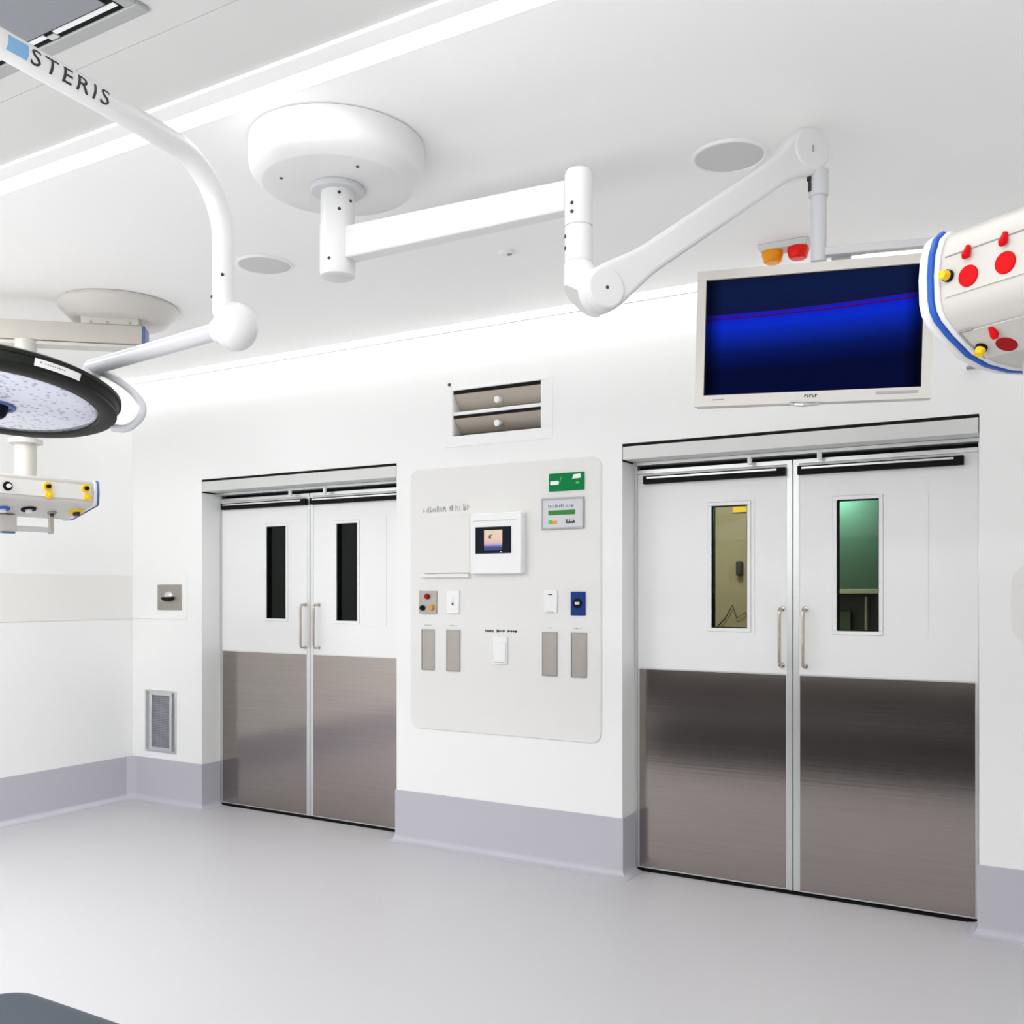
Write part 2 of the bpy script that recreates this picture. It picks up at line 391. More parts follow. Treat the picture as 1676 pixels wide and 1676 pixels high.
# ------------------------------------------------------------------ light fittings
t = thing('cove_light', 'continuous glowing cove light along the top of the door wall', 'light', (-1.7, -0.055, 3.05))
MB().box(XL + 0.01, XR - 0.01, -0.105, -0.012, 3.022, 3.030).build('diffuser', 'cove', t)
MB().box(XL + 0.01, XR - 0.01, -0.105, -0.004, 3.031, 3.09).build('housing', 'whitep', t)
t = thing('ceiling_light', 'long white recessed strip light crossing the ceiling', 'light', (-1.7, -2.5, 3.0))
MB().box(XL + 0.02, XR - 0.02, -2.546, -2.458, 3.004, 3.010).build('diffuser', 'strip', t)
MB().box(XL + 0.01, XR - 0.01, -2.547, -2.457, 3.011, 3.09).build('housing', 'whitep', t)
MB().box(XL + 0.02, XR - 0.02, -2.608, -2.5465, 2.986, 2.9995).build('trim_flange', 'ceil', t)

def area(name, loc, rot, sx, sy, power, col=(1, 1, 1)):
    l = bpy.data.lights.new(name, 'AREA'); l.shape = 'RECTANGLE'; l.size = sx; l.size_y = sy; l.energy = power; l.color = col
    o = bpy.data.objects.new(name, l); COL.objects.link(o); o.location = loc; o.rotation_euler = rot
    return o
area('ceiling_fill_lamp', (-2.3, -5.4, 2.97), (0, 0, 0), 6.0, 0.6, 84)  # added fill lamp, no fitting seen; brightens walls and floor
area('upward_fill_lamp', (-1.7, -5.45, 0.9), (PI, 0, 0), 5.0, 0.8, 74)  # added upward fill behind the camera, brightens the ceiling
area('side_fill_lamp', (-4.7, -3.4, 2.97), (0, math.radians(12), 0), 1.2, 0.6, 52)  # added fill lamp for the dim left wall
area('store_room_lamp', (-1.30, 1.33, 2.16), (math.radians(40), 0, 0), 0.15, 0.08, 3.5, (0.5, 1.0, 0.97))
area('corridor_lamp', (-2.0, 0.9, 2.6), (0, 0, 0), 0.5, 0.5, 12, (1.0, 0.93, 0.78))

# ------------------------------------------------------------------ double doors
def double_door(idx, X, label, plates, wins, vis, hx, bars, arms, bottoms):
    x0, x1 = X; xm = (x0 + x1) / 2
    r = thing('door_%d' % idx, label, 'door', (xm, 0.18, 0), kind='structure')
    YD = 0.165
    # casing across the head of the opening, flush with the wall
    h = MB().box(x0 + 0.004, x1 - 0.004, -0.002, 0.15, 2.178, 2.246)
    h.mat(1).box(x0 + 0.002, x1 - 0.002, 0.002, 0.15, 2.246, DH - 0.001).box(x0 + 0.0015, x0 + 0.006, -0.001, 0.14, 2.17, 2.25)  # dark strips painted in for the shadow gap above and beside the casing
    h.build('header_casing', ['header', 'gapshade'], r, bevel=0.002)
    k = MB().box(x0 + 0.002, x1 - 0.002, 0.20, 0.28, 2.14, 2.178).mat(1).box(x0 + 0.01, x1 - 0.01, 0.12, 0.19, 2.160, 2.176)
    k.build('sliding_track', ['black', 'alu'], r)
    for xx in (x0 + 0.001, x1 - 0.017):
        MB().box(xx, xx + 0.016, YD - 0.004, 0.29, 0.0, 2.16).build('jamb_strip', 'alu', r)
    MB().box(x0 + 0.002, x1 - 0.002, YD - 0.012, 0.26, 0.0, 0.012).build('threshold', 'black', r)
    for ax in arms:
        a = MB().cyl((ax, 0.12, 2.135), (ax, 0.12, 2.165), 0.012, n=16).ball((ax, 0.12, 2.135), 0.0125, 12)
        a.build('roller', 'white', r)
    for side in (0, 1):
        a, b = ((x0 + 0.018, xm - 0.003), (xm + 0.003, x1 - 0.018))[side]
        wx0, wx1, wz0, wz1 = wins[side]
        slab = holed_wall(a, b, 0.016, 2.118, [(wx0, wx1, wz0, wz1)], YD, YD + 0.045)
        leaf = slab.build('door_leaf', 'door', r, smooth=False)
        # metal lipping on the meeting edge and hinge edge, top rail
        e = MB()
        if side == 0: e.box(b - 0.027, b + 0.001, YD - 0.003, YD + 0.046, 0.016, 2.12).box(a, a + 0.010, YD - 0.003, YD + 0.02, 0.016, 1.078)
        else: e.box(a - 0.001, a + 0.027, YD - 0.003, YD + 0.046, 0.016, 2.12).box(b - 0.010, b, YD - 0.003, YD + 0.02, 0.016, 1.078)
        e.build('edge_strip', 'alu', leaf, bevel=0.001)
        MB().box(a, b, YD - 0.006, YD + 0.03, 2.119, 2.139).build('top_rail', 'alu', leaf)
        px0, px1 = plates[side]
        MB().box(px0, px1, YD - 0.0035, YD - 0.0002, 0.024, 1.076).build('kick_plate', 'steel', leaf)
        MB().box(px0 + 0.0, px1, YD - 0.005, YD - 0.0002, 1.0765, 1.083).box(px0, px1, YD - 0.005, YD - 0.0002, 0.017, 0.0235).build('plate_trim', 'silver', leaf)
        vx0, vx1, vz0, vz1 = vis[side]
        vp = holed_wall(vx0, vx1, vz0, vz1, [(wx0 - 0.02, wx1 + 0.02, wz0 - 0.02, wz1 + 0.02)], YD - 0.003, YD - 0.0002)
        vp.build('vision_panel', 'door', leaf, smooth=False)
        f = frame_box(MB(), wx0 - 0.019, wx1 + 0.019, wz0 - 0.019, wz1 + 0.019, 0.019, YD - 0.008, YD + 0.012)
        f.build('window_frame', 'white', leaf, bevel=0.003)
        MB().box(wx0 + 0.0045, wx1 - 0.0045, YD + 0.018, YD + 0.024, wz0 + 0.0045, wz1 - 0.0045).build('glass_pane', 'glass', leaf)
        fr = frame_box(MB(), wx0 + 0.0003, wx1 - 0.0003, wz0 + 0.0003, wz1 - 0.0003, 0.004, YD + 0.002, YD + 0.044); fr.build('glazing_gasket', 'black', leaf)
        X_ = hx[side]
        path = [(X_, YD - 0.001, 1.125), (X_, YD - 0.03, 1.125)]
        for q in range(1, 7):
            th = q / 6 * PI / 2; path.append((X_, YD - 0.03 - 0.02 * math.sin(th), 1.125 + 0.02 * (1 - math.cos(th))))
        path += [(x, y, 2 * 1.265 - z) for x, y, z in path[::-1]]
        MB().tube(path, 0.0085, 14).cyl((X_, YD - 0.004, 1.125), (X_, YD, 1.125), 0.014, n=16).cyl((X_, YD - 0.004, 1.405), (X_, YD, 1.405), 0.014, n=16).build('handle', 'chrome', leaf)
        bx0, bx1 = bars[side]
        br = MB().box(bx0, bx1, YD - 0.030, YD - 0.0005, 2.062, 2.104).mat(1).box(bx0 + 0.02, bx1 - 0.04, YD - 0.034, YD - 0.0302, 2.088, 2.099)  # rail with painted shading: black for its shadow, silver strip for the highlight
        br.build('closer_rail', ['black', 'silver'], leaf, bevel=0.004, seg=3)
    return r

double_door(1, D1, 'narrower-looking far double door nearer the left corner with dark windows',
            [(-5.172, -4.396), (-4.334, -3.558)],
            [(-4.755, -4.578, 1.310, 1.932), (-4.138, -3.966, 1.304, 1.930)],
            [(-5.02, -4.535, 1.276, 1.965), (-4.175, -3.735, 1.270, 1.965)],
            (-4.405, -4.29), [(-5.165, -4.385), (-4.345, -3.56)], (-4.50, -4.20), None)
double_door(2, D2, 'wide near double door on the right with beige and green windows',
            [(-2.030, -1.252), (-1.183, -0.405)],
            [(-1.632, -1.446, 1.305, 1.930), (-1.008, -0.816, 1.301, 1.931)],
            [(-1.865, -1.41, 1.272, 1.962), (-1.05, -0.60, 1.264, 1.962)],
            (-1.272, -1.158), [(-2.0, -1.25), (-1.19, -0.45)], (-1.42, -1.08), None)

# rooms beyond the doors
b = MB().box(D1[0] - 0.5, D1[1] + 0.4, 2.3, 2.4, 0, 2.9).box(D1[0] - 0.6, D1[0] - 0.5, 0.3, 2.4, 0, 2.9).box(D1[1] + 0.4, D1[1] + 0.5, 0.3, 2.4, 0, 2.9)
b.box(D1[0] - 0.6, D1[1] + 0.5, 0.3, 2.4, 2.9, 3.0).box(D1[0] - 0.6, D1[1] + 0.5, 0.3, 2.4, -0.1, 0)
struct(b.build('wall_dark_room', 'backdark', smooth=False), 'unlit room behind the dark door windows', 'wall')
b = MB().box(-2.75, 0.3, 1.85, 1.95, 0, 2.9).box(-2.85, -2.75, 0.3, 1.95, 0, 2.9).box(0.3, 0.4, 0.3, 1.95, 0, 2.9)
b.box(-2.85, 0.4, 0.3, 1.95, 2.9, 3.0).box(-2.85, 0.4, 0.3, 1.95, -0.1, 0)
struct(b.build('wall_store_room', 'backbeige', smooth=False), 'beige room seen through the wider door windows', 'wall')
t = thing('roller_blind', 'green roller blind seen through the right door window', 'blind', (-1.05, 1.5, 2.3))
MB().box(-1.55, -0.5, 1.5, 1.504, 1.505, 2.3).build('fabric', 'blind', t)
MB().box(-1.55, -0.5, 1.492, 1.512, 1.478, 1.505).build('bottom_bar', 'backbeige', t, bevel=0.003)
MB().cyl((-1.55, 1.51, 2.33), (-0.5, 1.51, 2.33), 0.03, n=20).build('roller_tube', 'beige', t)
t = thing('equipment_rack', 'dark equipment rack half hidden beneath the green blind', 'rack', (-1.05, 1.7, 0))
MB().box(-1.6, -0.45, 1.62, 1.84, 0.002, 1.72).build('cabinet_body', 'darkbase', t, bevel=0.004)
for xx in (-1.13, -1.02): MB().cyl((xx, 1.58, 0.9), (xx, 1.58, 1.46), 0.012, n=12).build('post', 'plate', t)
MB().box(-1.33, -1.22, 1.57, 1.61, 1.25, 1.37).build('control_box', 'blind', t, bevel=0.004)
t = MB().box(-2.02, -1.98, 1.80, 1.85, 1.60, 1.70).build('wall_hook', 'darkbase', None, bevel=0.01)
tag(t, 'small dark hook on the beige wall behind left glass', 'hook')
t = MB().box(-2.05, -1.93, 1.835, 1.849, 2.035, 2.10).build('wall_notice', 'yellow', None); tag(t, 'yellow notice high on the beige wall behind left glass', 'notice')
t = MB().tube([(-2.16, 1.835, 1.25), (-2.10, 1.83, 1.31), (-2.05, 1.83, 1.40), (-2.02, 1.83, 1.31), (-1.96, 1.83, 1.35), (-1.93, 1.835, 1.26)], 0.004, 8).build('cable', 'cupb', None)
tag(t, 'thin dark cable looped low on the wall behind left glass', 'cable')

# ------------------------------------------------------------------ services board and its fittings
BOARD = t = tag(MB().prism(rrect(-3.42, -2.18, 0.688, 2.208, 0.055, -0.0005, 10), (0, -0.008, 0)).build('mounted_board', 'board', angle=40),
        'large pale grey rounded services board between the two double doors', 'wall board')
YB = -0.009
def dashes(mb, x0, x1, z0, z1, y, n, rnd):
    """a line of small lettering strokes too fine to read"""
    w = (x1 - x0) / n
    for i in range(n):
        if rnd.random() < 0.12: continue
        hh = (z1 - z0) * rnd.uniform(0.6, 1.0)
        xa = x0 + i * w
        mb.box(xa, xa + w * 0.28, y - 0.0006, y, z0, z0 + hh)
        if rnd.random() < 0.7: mb.box(xa + w * 0.28, xa + w * 0.75, y - 0.0006, y, z0 + hh * rnd.choice((0.0, 0.4, 0.8)), z0 + hh * rnd.choice((0.18, 0.55, 1.0)) + 0.001)
    return mb
rn = random.Random(3)

t = thing('exit_sign', 'green sign with white bars at the top right of board', 'sign', (-2.38, YB, 2.08))
MB().prism(rrect(-2.486, -2.274, 2.034, 2.130, 0.004, YB - 0.0003), (0, -0.006, 0)).build('sign_plate', 'green', t, angle=40)
y = YB - 0.0064
MB().prism(rrect(-2.478, -2.425, 2.068, 2.089, 0.007, y), (0, -0.001, 0)).build('white_marking', 'white', t)
MB().prism([(-2.345, y, 2.096), (-2.335, y, 2.119), (-2.295, y, 2.121), (-2.292, y, 2.102), (-2.30, y, 2.098)], (0, -0.001, 0)).build('white_marking', 'white', t)
MB().box(-2.322, -2.302, y - 0.001, y, 2.068, 2.080).build('pale_marking', 'pgreen', t)
MB().prism([(-2.424, y, 2.075), (-2.412, y, 2.110), (-2.409, y, 2.110), (-2.418, y, 2.078)], (0, -0.001, 0)).build('arrow_marking', 'pgreen', t)

t = thing('notice', 'grey framed notice with a green bar under the green sign', 'notice', (-2.40, YB, 1.91))
MB().box(-2.523, -2.283, YB - 0.007, YB - 0.0003, 1.836, 1.988).build('card', 'paper', t)
frame_box(MB(), -2.532, -2.274, 1.827, 1.998, 0.010, YB - 0.010, YB - 0.0003).build('frame', 'signgrey', t, bevel=0.002)
y = YB - 0.0072
MB().box(-2.489, -2.326, y - 0.0008, y, 1.905, 1.930).build('green_bar', 'dgreen', t)
dashes(MB(), -2.489, -2.39, 1.945, 1.965, y, 9, rn).build('heading_lettering', 'tealink', t)
dashes(MB(), -2.383, -2.33, 1.945, 1.963, y, 5, rn).build('heading_lettering', 'tealink', t)
MB().box(-2.489, -2.462, y - 0.0008, y, 1.856, 1.878).build('green_mark', 'pgreen', t)
MB().box(-2.462, -2.436, y - 0.0008, y, 1.856, 1.874).build('brown_mark', 'orange', t)
dashes(MB(), -2.382, -2.328, 1.858, 1.882, y, 5, rn).box(-2.380, -2.328, y - 0.0008, y, 1.858, 1.868).build('dark_mark', 'ink', t)

t = thing('touch_panel', 'white touch panel with a small sunset picture screen', 'control panel', (-2.80, YB, 1.76))
MB().box(-2.970, -2.634, YB - 0.050, YB - 0.0003, 1.590, 1.930).build('casing', 'white', t, bevel=0.006, seg=3)
MB().box(-2.940, -2.66, YB - 0.054, YB - 0.0505, 1.886, 1.889).build('lid_seam', 'greyarm', t)
MB().box(-2.930, -2.698, YB - 0.0535, YB - 0.0505, 1.703, 1.852).build('screen_surround', 'navy', t, bevel=0.001)
def uvquad(name, mat, parent, pts):
    mb = MB().poly(pts); o = mb.build(name, mat, parent, smooth=False)
    uv = o.data.uv_layers.new(name='UVMap')
    for lp in o.data.loops:
        v = o.data.vertices[lp.vertex_index].index
        uv.data[lp.index].uv = ((0, 0), (1, 0), (1, 1), (0, 1))[v]
    return o
y = YB - 0.0539
uvquad('screen', 'touch', t, [(-2.872, y, 1.722), (-2.753, y, 1.722), (-2.753, y, 1.834), (-2.872, y, 1.834)])
MB().prism([(-2.842, y - 0.0002, 1.789), (-2.838, y - 0.0002, 1.806), (-2.812, y - 0.0002, 1.808), (-2.828, y - 0.0002, 1.800), (-2.826, y - 0.0002, 1.785)], (0, -0.0006, 0)).build('picture_mark', 'ink', t)
MB().box(-2.765, -2.759, y - 0.0006, y, 1.708, 1.716).build('status_dot', 'white', t)

t = thing('wall_cabinet', 'flush pale cabinet left of the white touch panel', 'cabinet', (-3.15, YB, 1.77))
MB().box(-3.322, -2.995, YB - 0.014, YB - 0.0003, 1.598, 1.935).build('door', 'board', t, bevel=0.003)
MB().box(-3.335, -2.998, YB - 0.022, YB - 0.0003, 1.572, 1.592).build('ledge', 'guard', t, bevel=0.003)
y = YB - 0.0004
dashes(MB(), -3.325, -3.16, 1.955, 1.990, y, 14, rn).build('lettering', 'greyink', BOARD); dashes(MB(), -3.14, -3.005, 1.955, 1.995, y, 10, rn).build('lettering', 'greyink', BOARD)

t = thing('alarm_plate', 'steel plate with red, black and orange push buttons', 'button plate', (-3.29, YB, 1.43))
MB().box(-3.355, -3.228, YB - 0.006, YB - 0.0003, 1.362, 1.495).build('plate', 'plate', t, bevel=0.002)
for n_, (xx, zz, m_) in zip(('red_button', 'black_button', 'orange_button'), ((-3.293, 1.463, 'dred'), (-3.327, 1.395, 'black'), (-3.262, 1.398, 'orange'))):
    MB().cyl((xx, YB - 0.0062, zz), (xx, YB - 0.022, zz), 0.017, 0.014, n=24).build(n_, m_, t, bevel=0.002)

def switch(x0, x1, z0, z1, label, mark, group=None):
    t = thing('wall_switch', label, 'switch', ((x0 + x1) / 2, YB, (z0 + z1) / 2), group)
    MB().box(x0, x1, YB - 0.008, YB - 0.0003, z0, z1).build('plate', 'white', t, bevel=0.003)
    cx = (x0 + x1) / 2; cz = (z0 + z1) / 2
    if mark == 'rocker':
        MB().box(cx - 0.004, cx + 0.006, YB - 0.011, YB - 0.0082, cz - 0.018, cz - 0.004).build('indicator', 'ink', t)
        MB().box(cx + 0.002, cx + 0.005, YB - 0.0088, YB - 0.0082, cz - 0.002, cz + 0.03).build('marking', 'greyink', t)
    else:
        MB().box(cx - 0.012, cx + 0.014, YB - 0.0088, YB - 0.0082, z1 - 0.026, z1 - 0.020).build('marking', 'ink', t)
        MB().box(cx - 0.024, cx + 0.026, YB - 0.0088, YB - 0.0082, z0 + 0.004, z0 + 0.007).build('lower_marking', 'greyink', t)
    return t
switch(-3.160, -3.070, 1.364, 1.498, 'white switch plate beside the push button plate', 'rocker')
switch(-2.519, -2.436, 1.374, 1.498, 'white switch plate left of the blue plate', 'label')
t = thing('blue_switch', 'dark blue key switch plate at the right of board', 'switch', (-2.31, YB, 1.43))
MB().box(-2.354, -2.267, YB - 0.008, YB - 0.0003, 1.363, 1.490).build('plate', 'dblue', t, bevel=0.002)
MB().cyl((-2.312, YB - 0.0082, 1.428), (-2.312, YB - 0.014, 1.428), 0.026, n=28).build('knob_ring', 'navy', t, bevel=0.001)
MB().box(-2.322, -2.294, YB - 0.024, YB - 0.0142, 1.421, 1.435).build('knob', 'silver', t, bevel=0.003)

for x0, x1, lab, nm in ((-3.338, -3.247, 'tall steel cover plate below the push button plate', 'first'), (-3.162, -3.067, 'tall steel cover plate below the left white switch', 'second'),
                    (-2.530, -2.437, 'tall steel cover plate below the right white switch', 'third'), (-2.354, -2.260, 'tall steel cover plate below the blue switch', 'fourth')):
    t = thing('cover_plate', lab, 'cover plate', ((x0 + x1) / 2, YB, 1.15), 'steel cover plates on the services board')
    MB().box(x0 + 0.005, x1 - 0.005, YB - 0.003, YB - 0.0003, 1.037, 1.266).build('plate', 'plate', t)
    frame_box(MB(), x0, x1, 1.031, 1.271, 0.005, YB - 0.006, YB - 0.0003).build('frame', 'signgrey', t, bevel=0.001)
    q = dashes(MB(), x0 + 0.018, x1 - 0.018, 1.291, 1.299, YB - 0.0004, 6, rn)
    q.build('caption', 'greyink', BOARD)

t = thing('socket_outlet', 'white flap socket in the lower middle of the board', 'socket', (-2.795, YB, 1.16))
MB().box(-2.842, -2.750, YB - 0.010, YB - 0.0003, 1.085, 1.240).build('plate', 'white', t, bevel=0.003)
MB().box(-2.835, -2.757, YB - 0.016, YB - 0.0102, 1.094, 1.208).build('flap', 'white', t, bevel=0.003)
MB().box(-2.83, -2.765, YB - 0.0166, YB - 0.0162, 1.096, 1.099).build('marking', 'greyink', t)
for a, b_ in ((-2.897, -2.84), (-2.822, -2.768), (-2.752, -2.69)): dashes(MB(), a, b_, 1.262, 1.280, YB - 0.0004, 5, rn).box(a, b_, YB - 0.0010, YB - 0.0004, 1.268, 1.273).build('caption', 'ink', BOARD)

# ------------------------------------------------------------------ high vent with two louvres
t = thing('air_vent', 'open white framed vent with two beige louvres above board', 'vent', (-2.83, 0, 2.52))
x0, x1, z0, z1 = VENT
MB().box(-3.175, -2.471, -0.005, -0.0003, 2.6505, 2.664).box(-3.175, -2.471, -0.005, -0.0003, 2.326, 2.3875).box(-3.175, -3.1255, -0.005, -0.0003, 2.3875, 2.6505).box(-2.5405, -2.471, -0.005, -0.0003, 2.3875, 2.6505).build('frame', 'wall', t, bevel=0.001)
vb = MB().box(x0 + 0.001, x0 + 0.004, 0.0, 0.14, z0 + 0.001, z1 - 0.001).box(x1 - 0.004, x1 - 0.001, 0.0, 0.14, z0 + 0.001, z1 - 0.001)
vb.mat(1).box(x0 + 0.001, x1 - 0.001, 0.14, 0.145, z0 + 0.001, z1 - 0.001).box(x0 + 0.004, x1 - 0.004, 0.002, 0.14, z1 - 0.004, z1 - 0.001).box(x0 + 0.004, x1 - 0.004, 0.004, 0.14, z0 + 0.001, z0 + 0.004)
vb.build('duct_box', ['white', 'gapshade'], t)
MB().box(x0 + 0.004, x1 - 0.004, 0.0, 0.05, 2.506, 2.526).build('divider', 'white', t, bevel=0.003)
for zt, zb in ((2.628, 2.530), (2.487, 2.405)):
    MB().box(x0 + 0.006, x1 - 0.006, 0.0008, 0.05, zt + 0.004, zt + 0.0185).build('gap_shade_strip', 'gapshade', t)  # solid dark strip painting the shade above each blade
    prof = []
    for k in range(9):
        f = k / 8; prof.append((0.004 + 0.085 * f, zt - (zt - zb) * (f + 0.06 * math.sin(PI * f))))
    pts = [(x0 + 0.006, yy, zz) for yy, zz in prof] + [(x0 + 0.006, yy + 0.006, zz + 0.004) for yy, zz in prof[::-1]]
    lv = MB().prism(pts, (x1 - x0 - 0.012, 0, 0)).build('louvre', 'louvre', t, angle=40)
    zc = (zt + zb) / 2
    MB().cyl((-2.83, 0.045, zc), (-2.83, 0.0, zc - 0.006), 0.019, n=20).build('knob', 'white', lv, bevel=0.004)
t = tag(MB().cyl((-3.147, -0.0003, 2.689), (-3.147, -0.006, 2.689), 0.009, n=16).build('wall_stud', 'ink'), 'tiny black stud at the top left of the vent', 'stud')

# ------------------------------------------------------------------ low return-air grille, square plate, small sensor
x0, x1, z0, z1 = LOWG
t = thing('floor_grille', 'tall grey return air grille low in the left corner', 'vent', (-5.617, 0, 0.57))
frame_box(MB(), x0 + 0.001, x1 - 0.001, z0 + 0.001, z1 - 0.001, 0.012, -0.006, 0.06).box(x0 + 0.012, x0 + 0.05, 0.012, 0.05, z0 + 0.012, z1 - 0.012).build('outer_frame', 'alu', t, bevel=0.001)
frame_box(MB(), x0 + 0.052, x1 - 0.042, z0 + 0.013, z1 - 0.013, 0.022, -0.010, 0.02).build('inner_frame', 'silver', t, bevel=0.002)
MB().box(x0 + 0.05, x1 - 0.04, 0.005, 0.012, z0 + 0.013, z1 - 0.013).build('mesh_panel', 'mesh', t)
MB().box(x0 + 0.013, x1 - 0.013, 0.061, 0.068, z0 + 0.013, z1 - 0.013).build('backing', 'gapshade', t)
MB().box(x1 - 0.041, x1 - 0.013, 0.004, 0.05, z0 + 0.013, z1 - 0.013).build('side_rail', 'signgrey', t)

t = thing('call_plate', 'square beige steel plate with domed button on wall guard', 'button plate', (-5.515, -0.005, 1.45))
MB().box(-5.638, -5.392, -0.012, -0.0053, 1.362, 1.541).build('plate', 'plate', t, bevel=0.002)
MB().ball((-5.515, -0.016, 1.462), 0.042, 28, (1, 0.45, 0.75)).build('dome', 'silver', t)
MB().prism([(-5.515 + 0.055 * math.cos(a), -0.0385, 1.454 + 0.030 * math.sin(a)) for a in [PI + PI * k / 16 for k in range(17)]], (0, 0.026, 0)).build('mouth', 'black', t)

t = thing('wall_sensor', 'small white sensor box on the wall above wider door', 'sensor', (-0.398, 0, 2.49))
MB().box(-0.421, -0.375, -0.03, -0.0003, 2.466, 2.53).build('housing', 'white', t, bevel=0.004)
MB().box(-0.424, -0.372, -0.031, -0.0003, 2.459, 2.465).build('base_strip', 'greyink', t)

# ------------------------------------------------------------------ ceiling speakers and small fittings
def speaker(cx, cy, label):
    t = thing('ceiling_speaker', label, 'speaker', (cx, cy, ZC), 'round ceiling speakers')
    MB().lathe([(0.116, -0.0003), (0.116, -0.006), (0.119, -0.010), (0.126, -0.009), (0.130, -0.0003)], (cx, cy, ZC), n=64).build('rim', 'white', t)
    MB().lathe([(0.1155, -0.0003), (0.1155, -0.006), (0.08, -0.0085), (0.0, -0.0095)], (cx, cy, ZC), n=64).build('grille', 'grille', t)
speaker(-3.238, -1.380, 'round grey ceiling speaker behind the lamp tube')
speaker(-1.046, -1.374, 'round grey ceiling speaker beside the monitor arm')
t = thing('smoke_detector', 'tiny white disc detector on the ceiling above vent', 'detector', (-2.195, -0.955, ZC))
MB().lathe([(0.034, -0.0003), (0.034, -0.008), (0.028, -0.014), (0.0, -0.015)], (-2.195, -0.955, ZC), n=32).build('disc', 'white', t)
MB().box(-2.185, -2.165, -0.965, -0.957, 2.978, 2.9848).build('test_tab', 'signgrey', t)

t = thing('warning_light', 'ceiling warning light with amber and red lenses', 'warning light', (-1.10, -0.43, ZC))
MB().prism([(-1.21, -0.475, 2.9995), (-0.995, -0.475, 2.9995), (-1.0, -0.47, 2.972), (-1.205, -0.47, 2.972)], (0, 0.09, 0)).build('base', 'grille', t, bevel=0.004)
for xx, nm, mt_ in ((-1.155, 'amber_lens', 'amber'), (-1.045, 'red_lens', 'redlens')):
    MB().lathe([(0.0, -0.0), (0.044, 0.0), (0.046, -0.014), (0.038, -0.044), (0.030, -0.049), (0.0, -0.050)], (xx, -0.43, 2.9715), n=28).build(nm, mt_, t, angle=25)

# ------------------------------------------------------------------ monitor arm hung from the round canopy
CX, CY = -2.168, -2.118
PX, PY = -1.278, -2.077
t = thing('monitor_boom', 'white jointed ceiling arm hung from a round canopy, carrying monitor', 'monitor arm', (CX, CY, ZC))
MB().lathe([(0.285, -0.0003), (0.285, -0.004), (0.293, -0.004), (0.293, -0.080), (0.290, -0.098), (0.281, -0.112), (0.252, -0.140), (0.246, -0.143), (0.05, -0.143)], (CX, CY, ZC), n=96).build('canopy', 'arm', t, angle=28)
for a in (115, 235, 330): MB().cyl((CX + 0.19 * math.cos(math.radians(a)), CY + 0.19 * math.sin(math.radians(a)), 2.8568), (CX + 0.19 * math.cos(math.radians(a)), CY + 0.19 * math.sin(math.radians(a)), 2.855), 0.006, n=12).build('canopy_screw', 'screw', t)
MB().lathe([(0.05, -0.143), (0.088, -0.143), (0.091, -0.147), (0.091, -0.158), (0.087, -0.162), (0.058, -0.163), (0.05, -0.163)], (CX, CY, ZC), n=56).build('flange', 'greyarm', t)
MB().lathe([(0.0575, 2.838), (0.0575, 2.728)], (CX, CY, 0), n=48).build('upper_column', 'arm', t)
MB().lathe([(0.0, 2.727), (0.060, 2.727), (0.060, 2.570), (0.0575, 2.556), (0.051, 2.552), (0.0, 2.551)], (CX, CY, 0), n=48).build('lower_column', 'arm', t)
vdir = (Vector((0, -4.64, 0)) - Vector((CX, CY, 0))).normalized()
q = MB()
for r_, zz, ang in ((0.0575, 2.82, 5), (0.0575, 2.765, 5), (0.060, 2.60, -28), (0.0575, 2.80, 48)):
    dv = Matrix.Rotation(math.radians(ang), 4, 'Z') @ vdir; p = Vector((CX, CY, zz)) + dv * (r_ - 0.001)
    MB().cyl(p, p + dv * 0.0025, 0.0055, n=10).build('column_screw', 'screw', t)
# horizontal beam
d = (Vector((PX, PY, 0)) - Vector((CX, CY, 0))); L = d.length; d.normalize(); n_ = Vector((0, 0, 1)).cross(d)
def beam_pts(p, w0, h0, z):
    return [p + n_ * sx * w0 / 2 + Vector((0, 0, z + sz * h0 / 2)) for sx, sz in ((-1, -1), (1, -1), (1, 1), (-1, 1))]
a0 = Vector((CX, CY, 0)) + d * 0.052; a1 = Vector((PX, PY, 0)) - d * 0.035
mb = MB(); A = beam_pts(a0, 0.062, 0.108, 2.657); B_ = beam_pts(a1, 0.054, 0.090, 2.659)
n0 = len(mb.v); mb.v += A + B_
for f in ((3, 2, 1, 0), (4, 5, 6, 7), (0, 1, 5, 4), (1, 2, 6, 5), (2, 3, 7, 6), (3, 0, 4, 7)): mb.face([n0 + i for i in f])
mb.build('horizontal_beam', 'arm', t, bevel=0.006, seg=3)
# second post and elbow
MB().lathe([(0.0, 2.738), (0.026, 2.737), (0.036, 2.732), (0.041, 2.722), (0.0415, 2.712), (0.0415, 2.567)], (PX, PY, 0), n=48).build('post', 'arm', t)
MB().lathe([(0.0405, 2.5665), (0.0415, 2.564), (0.0415, 2.462), (0.039, 2.459), (0.0, 2.459)], (PX, PY, 0), n=48).build('post_sleeve', 'arm', t)
q = MB(); vd = (Vector((0, -4.64, 0)) - Vector((PX, PY, 0))).normalized()
for zz, ang in ((2.625, -28), (2.600, -28), (2.535, -70), (2.500, -70)):
    dv = Matrix.Rotation(math.radians(ang), 4, 'Z') @ vd; p = Vector((PX, PY, zz)) + dv * 0.0405
    MB().cyl(p, p + dv * 0.0025, 0.0055, n=10).build('post_screw', 'screw', t)
K0 = Vector((-1.199, -2.097, 2.3585)); K1 = Vector((-0.762, -1.493, 2.894))
az = Vector((K1.x - K0.x, K1.y - K0.y, 0)).normalized(); ax = az.cross(Vector((0, 0, 1)))   # pivot axis, pointing at the viewer side
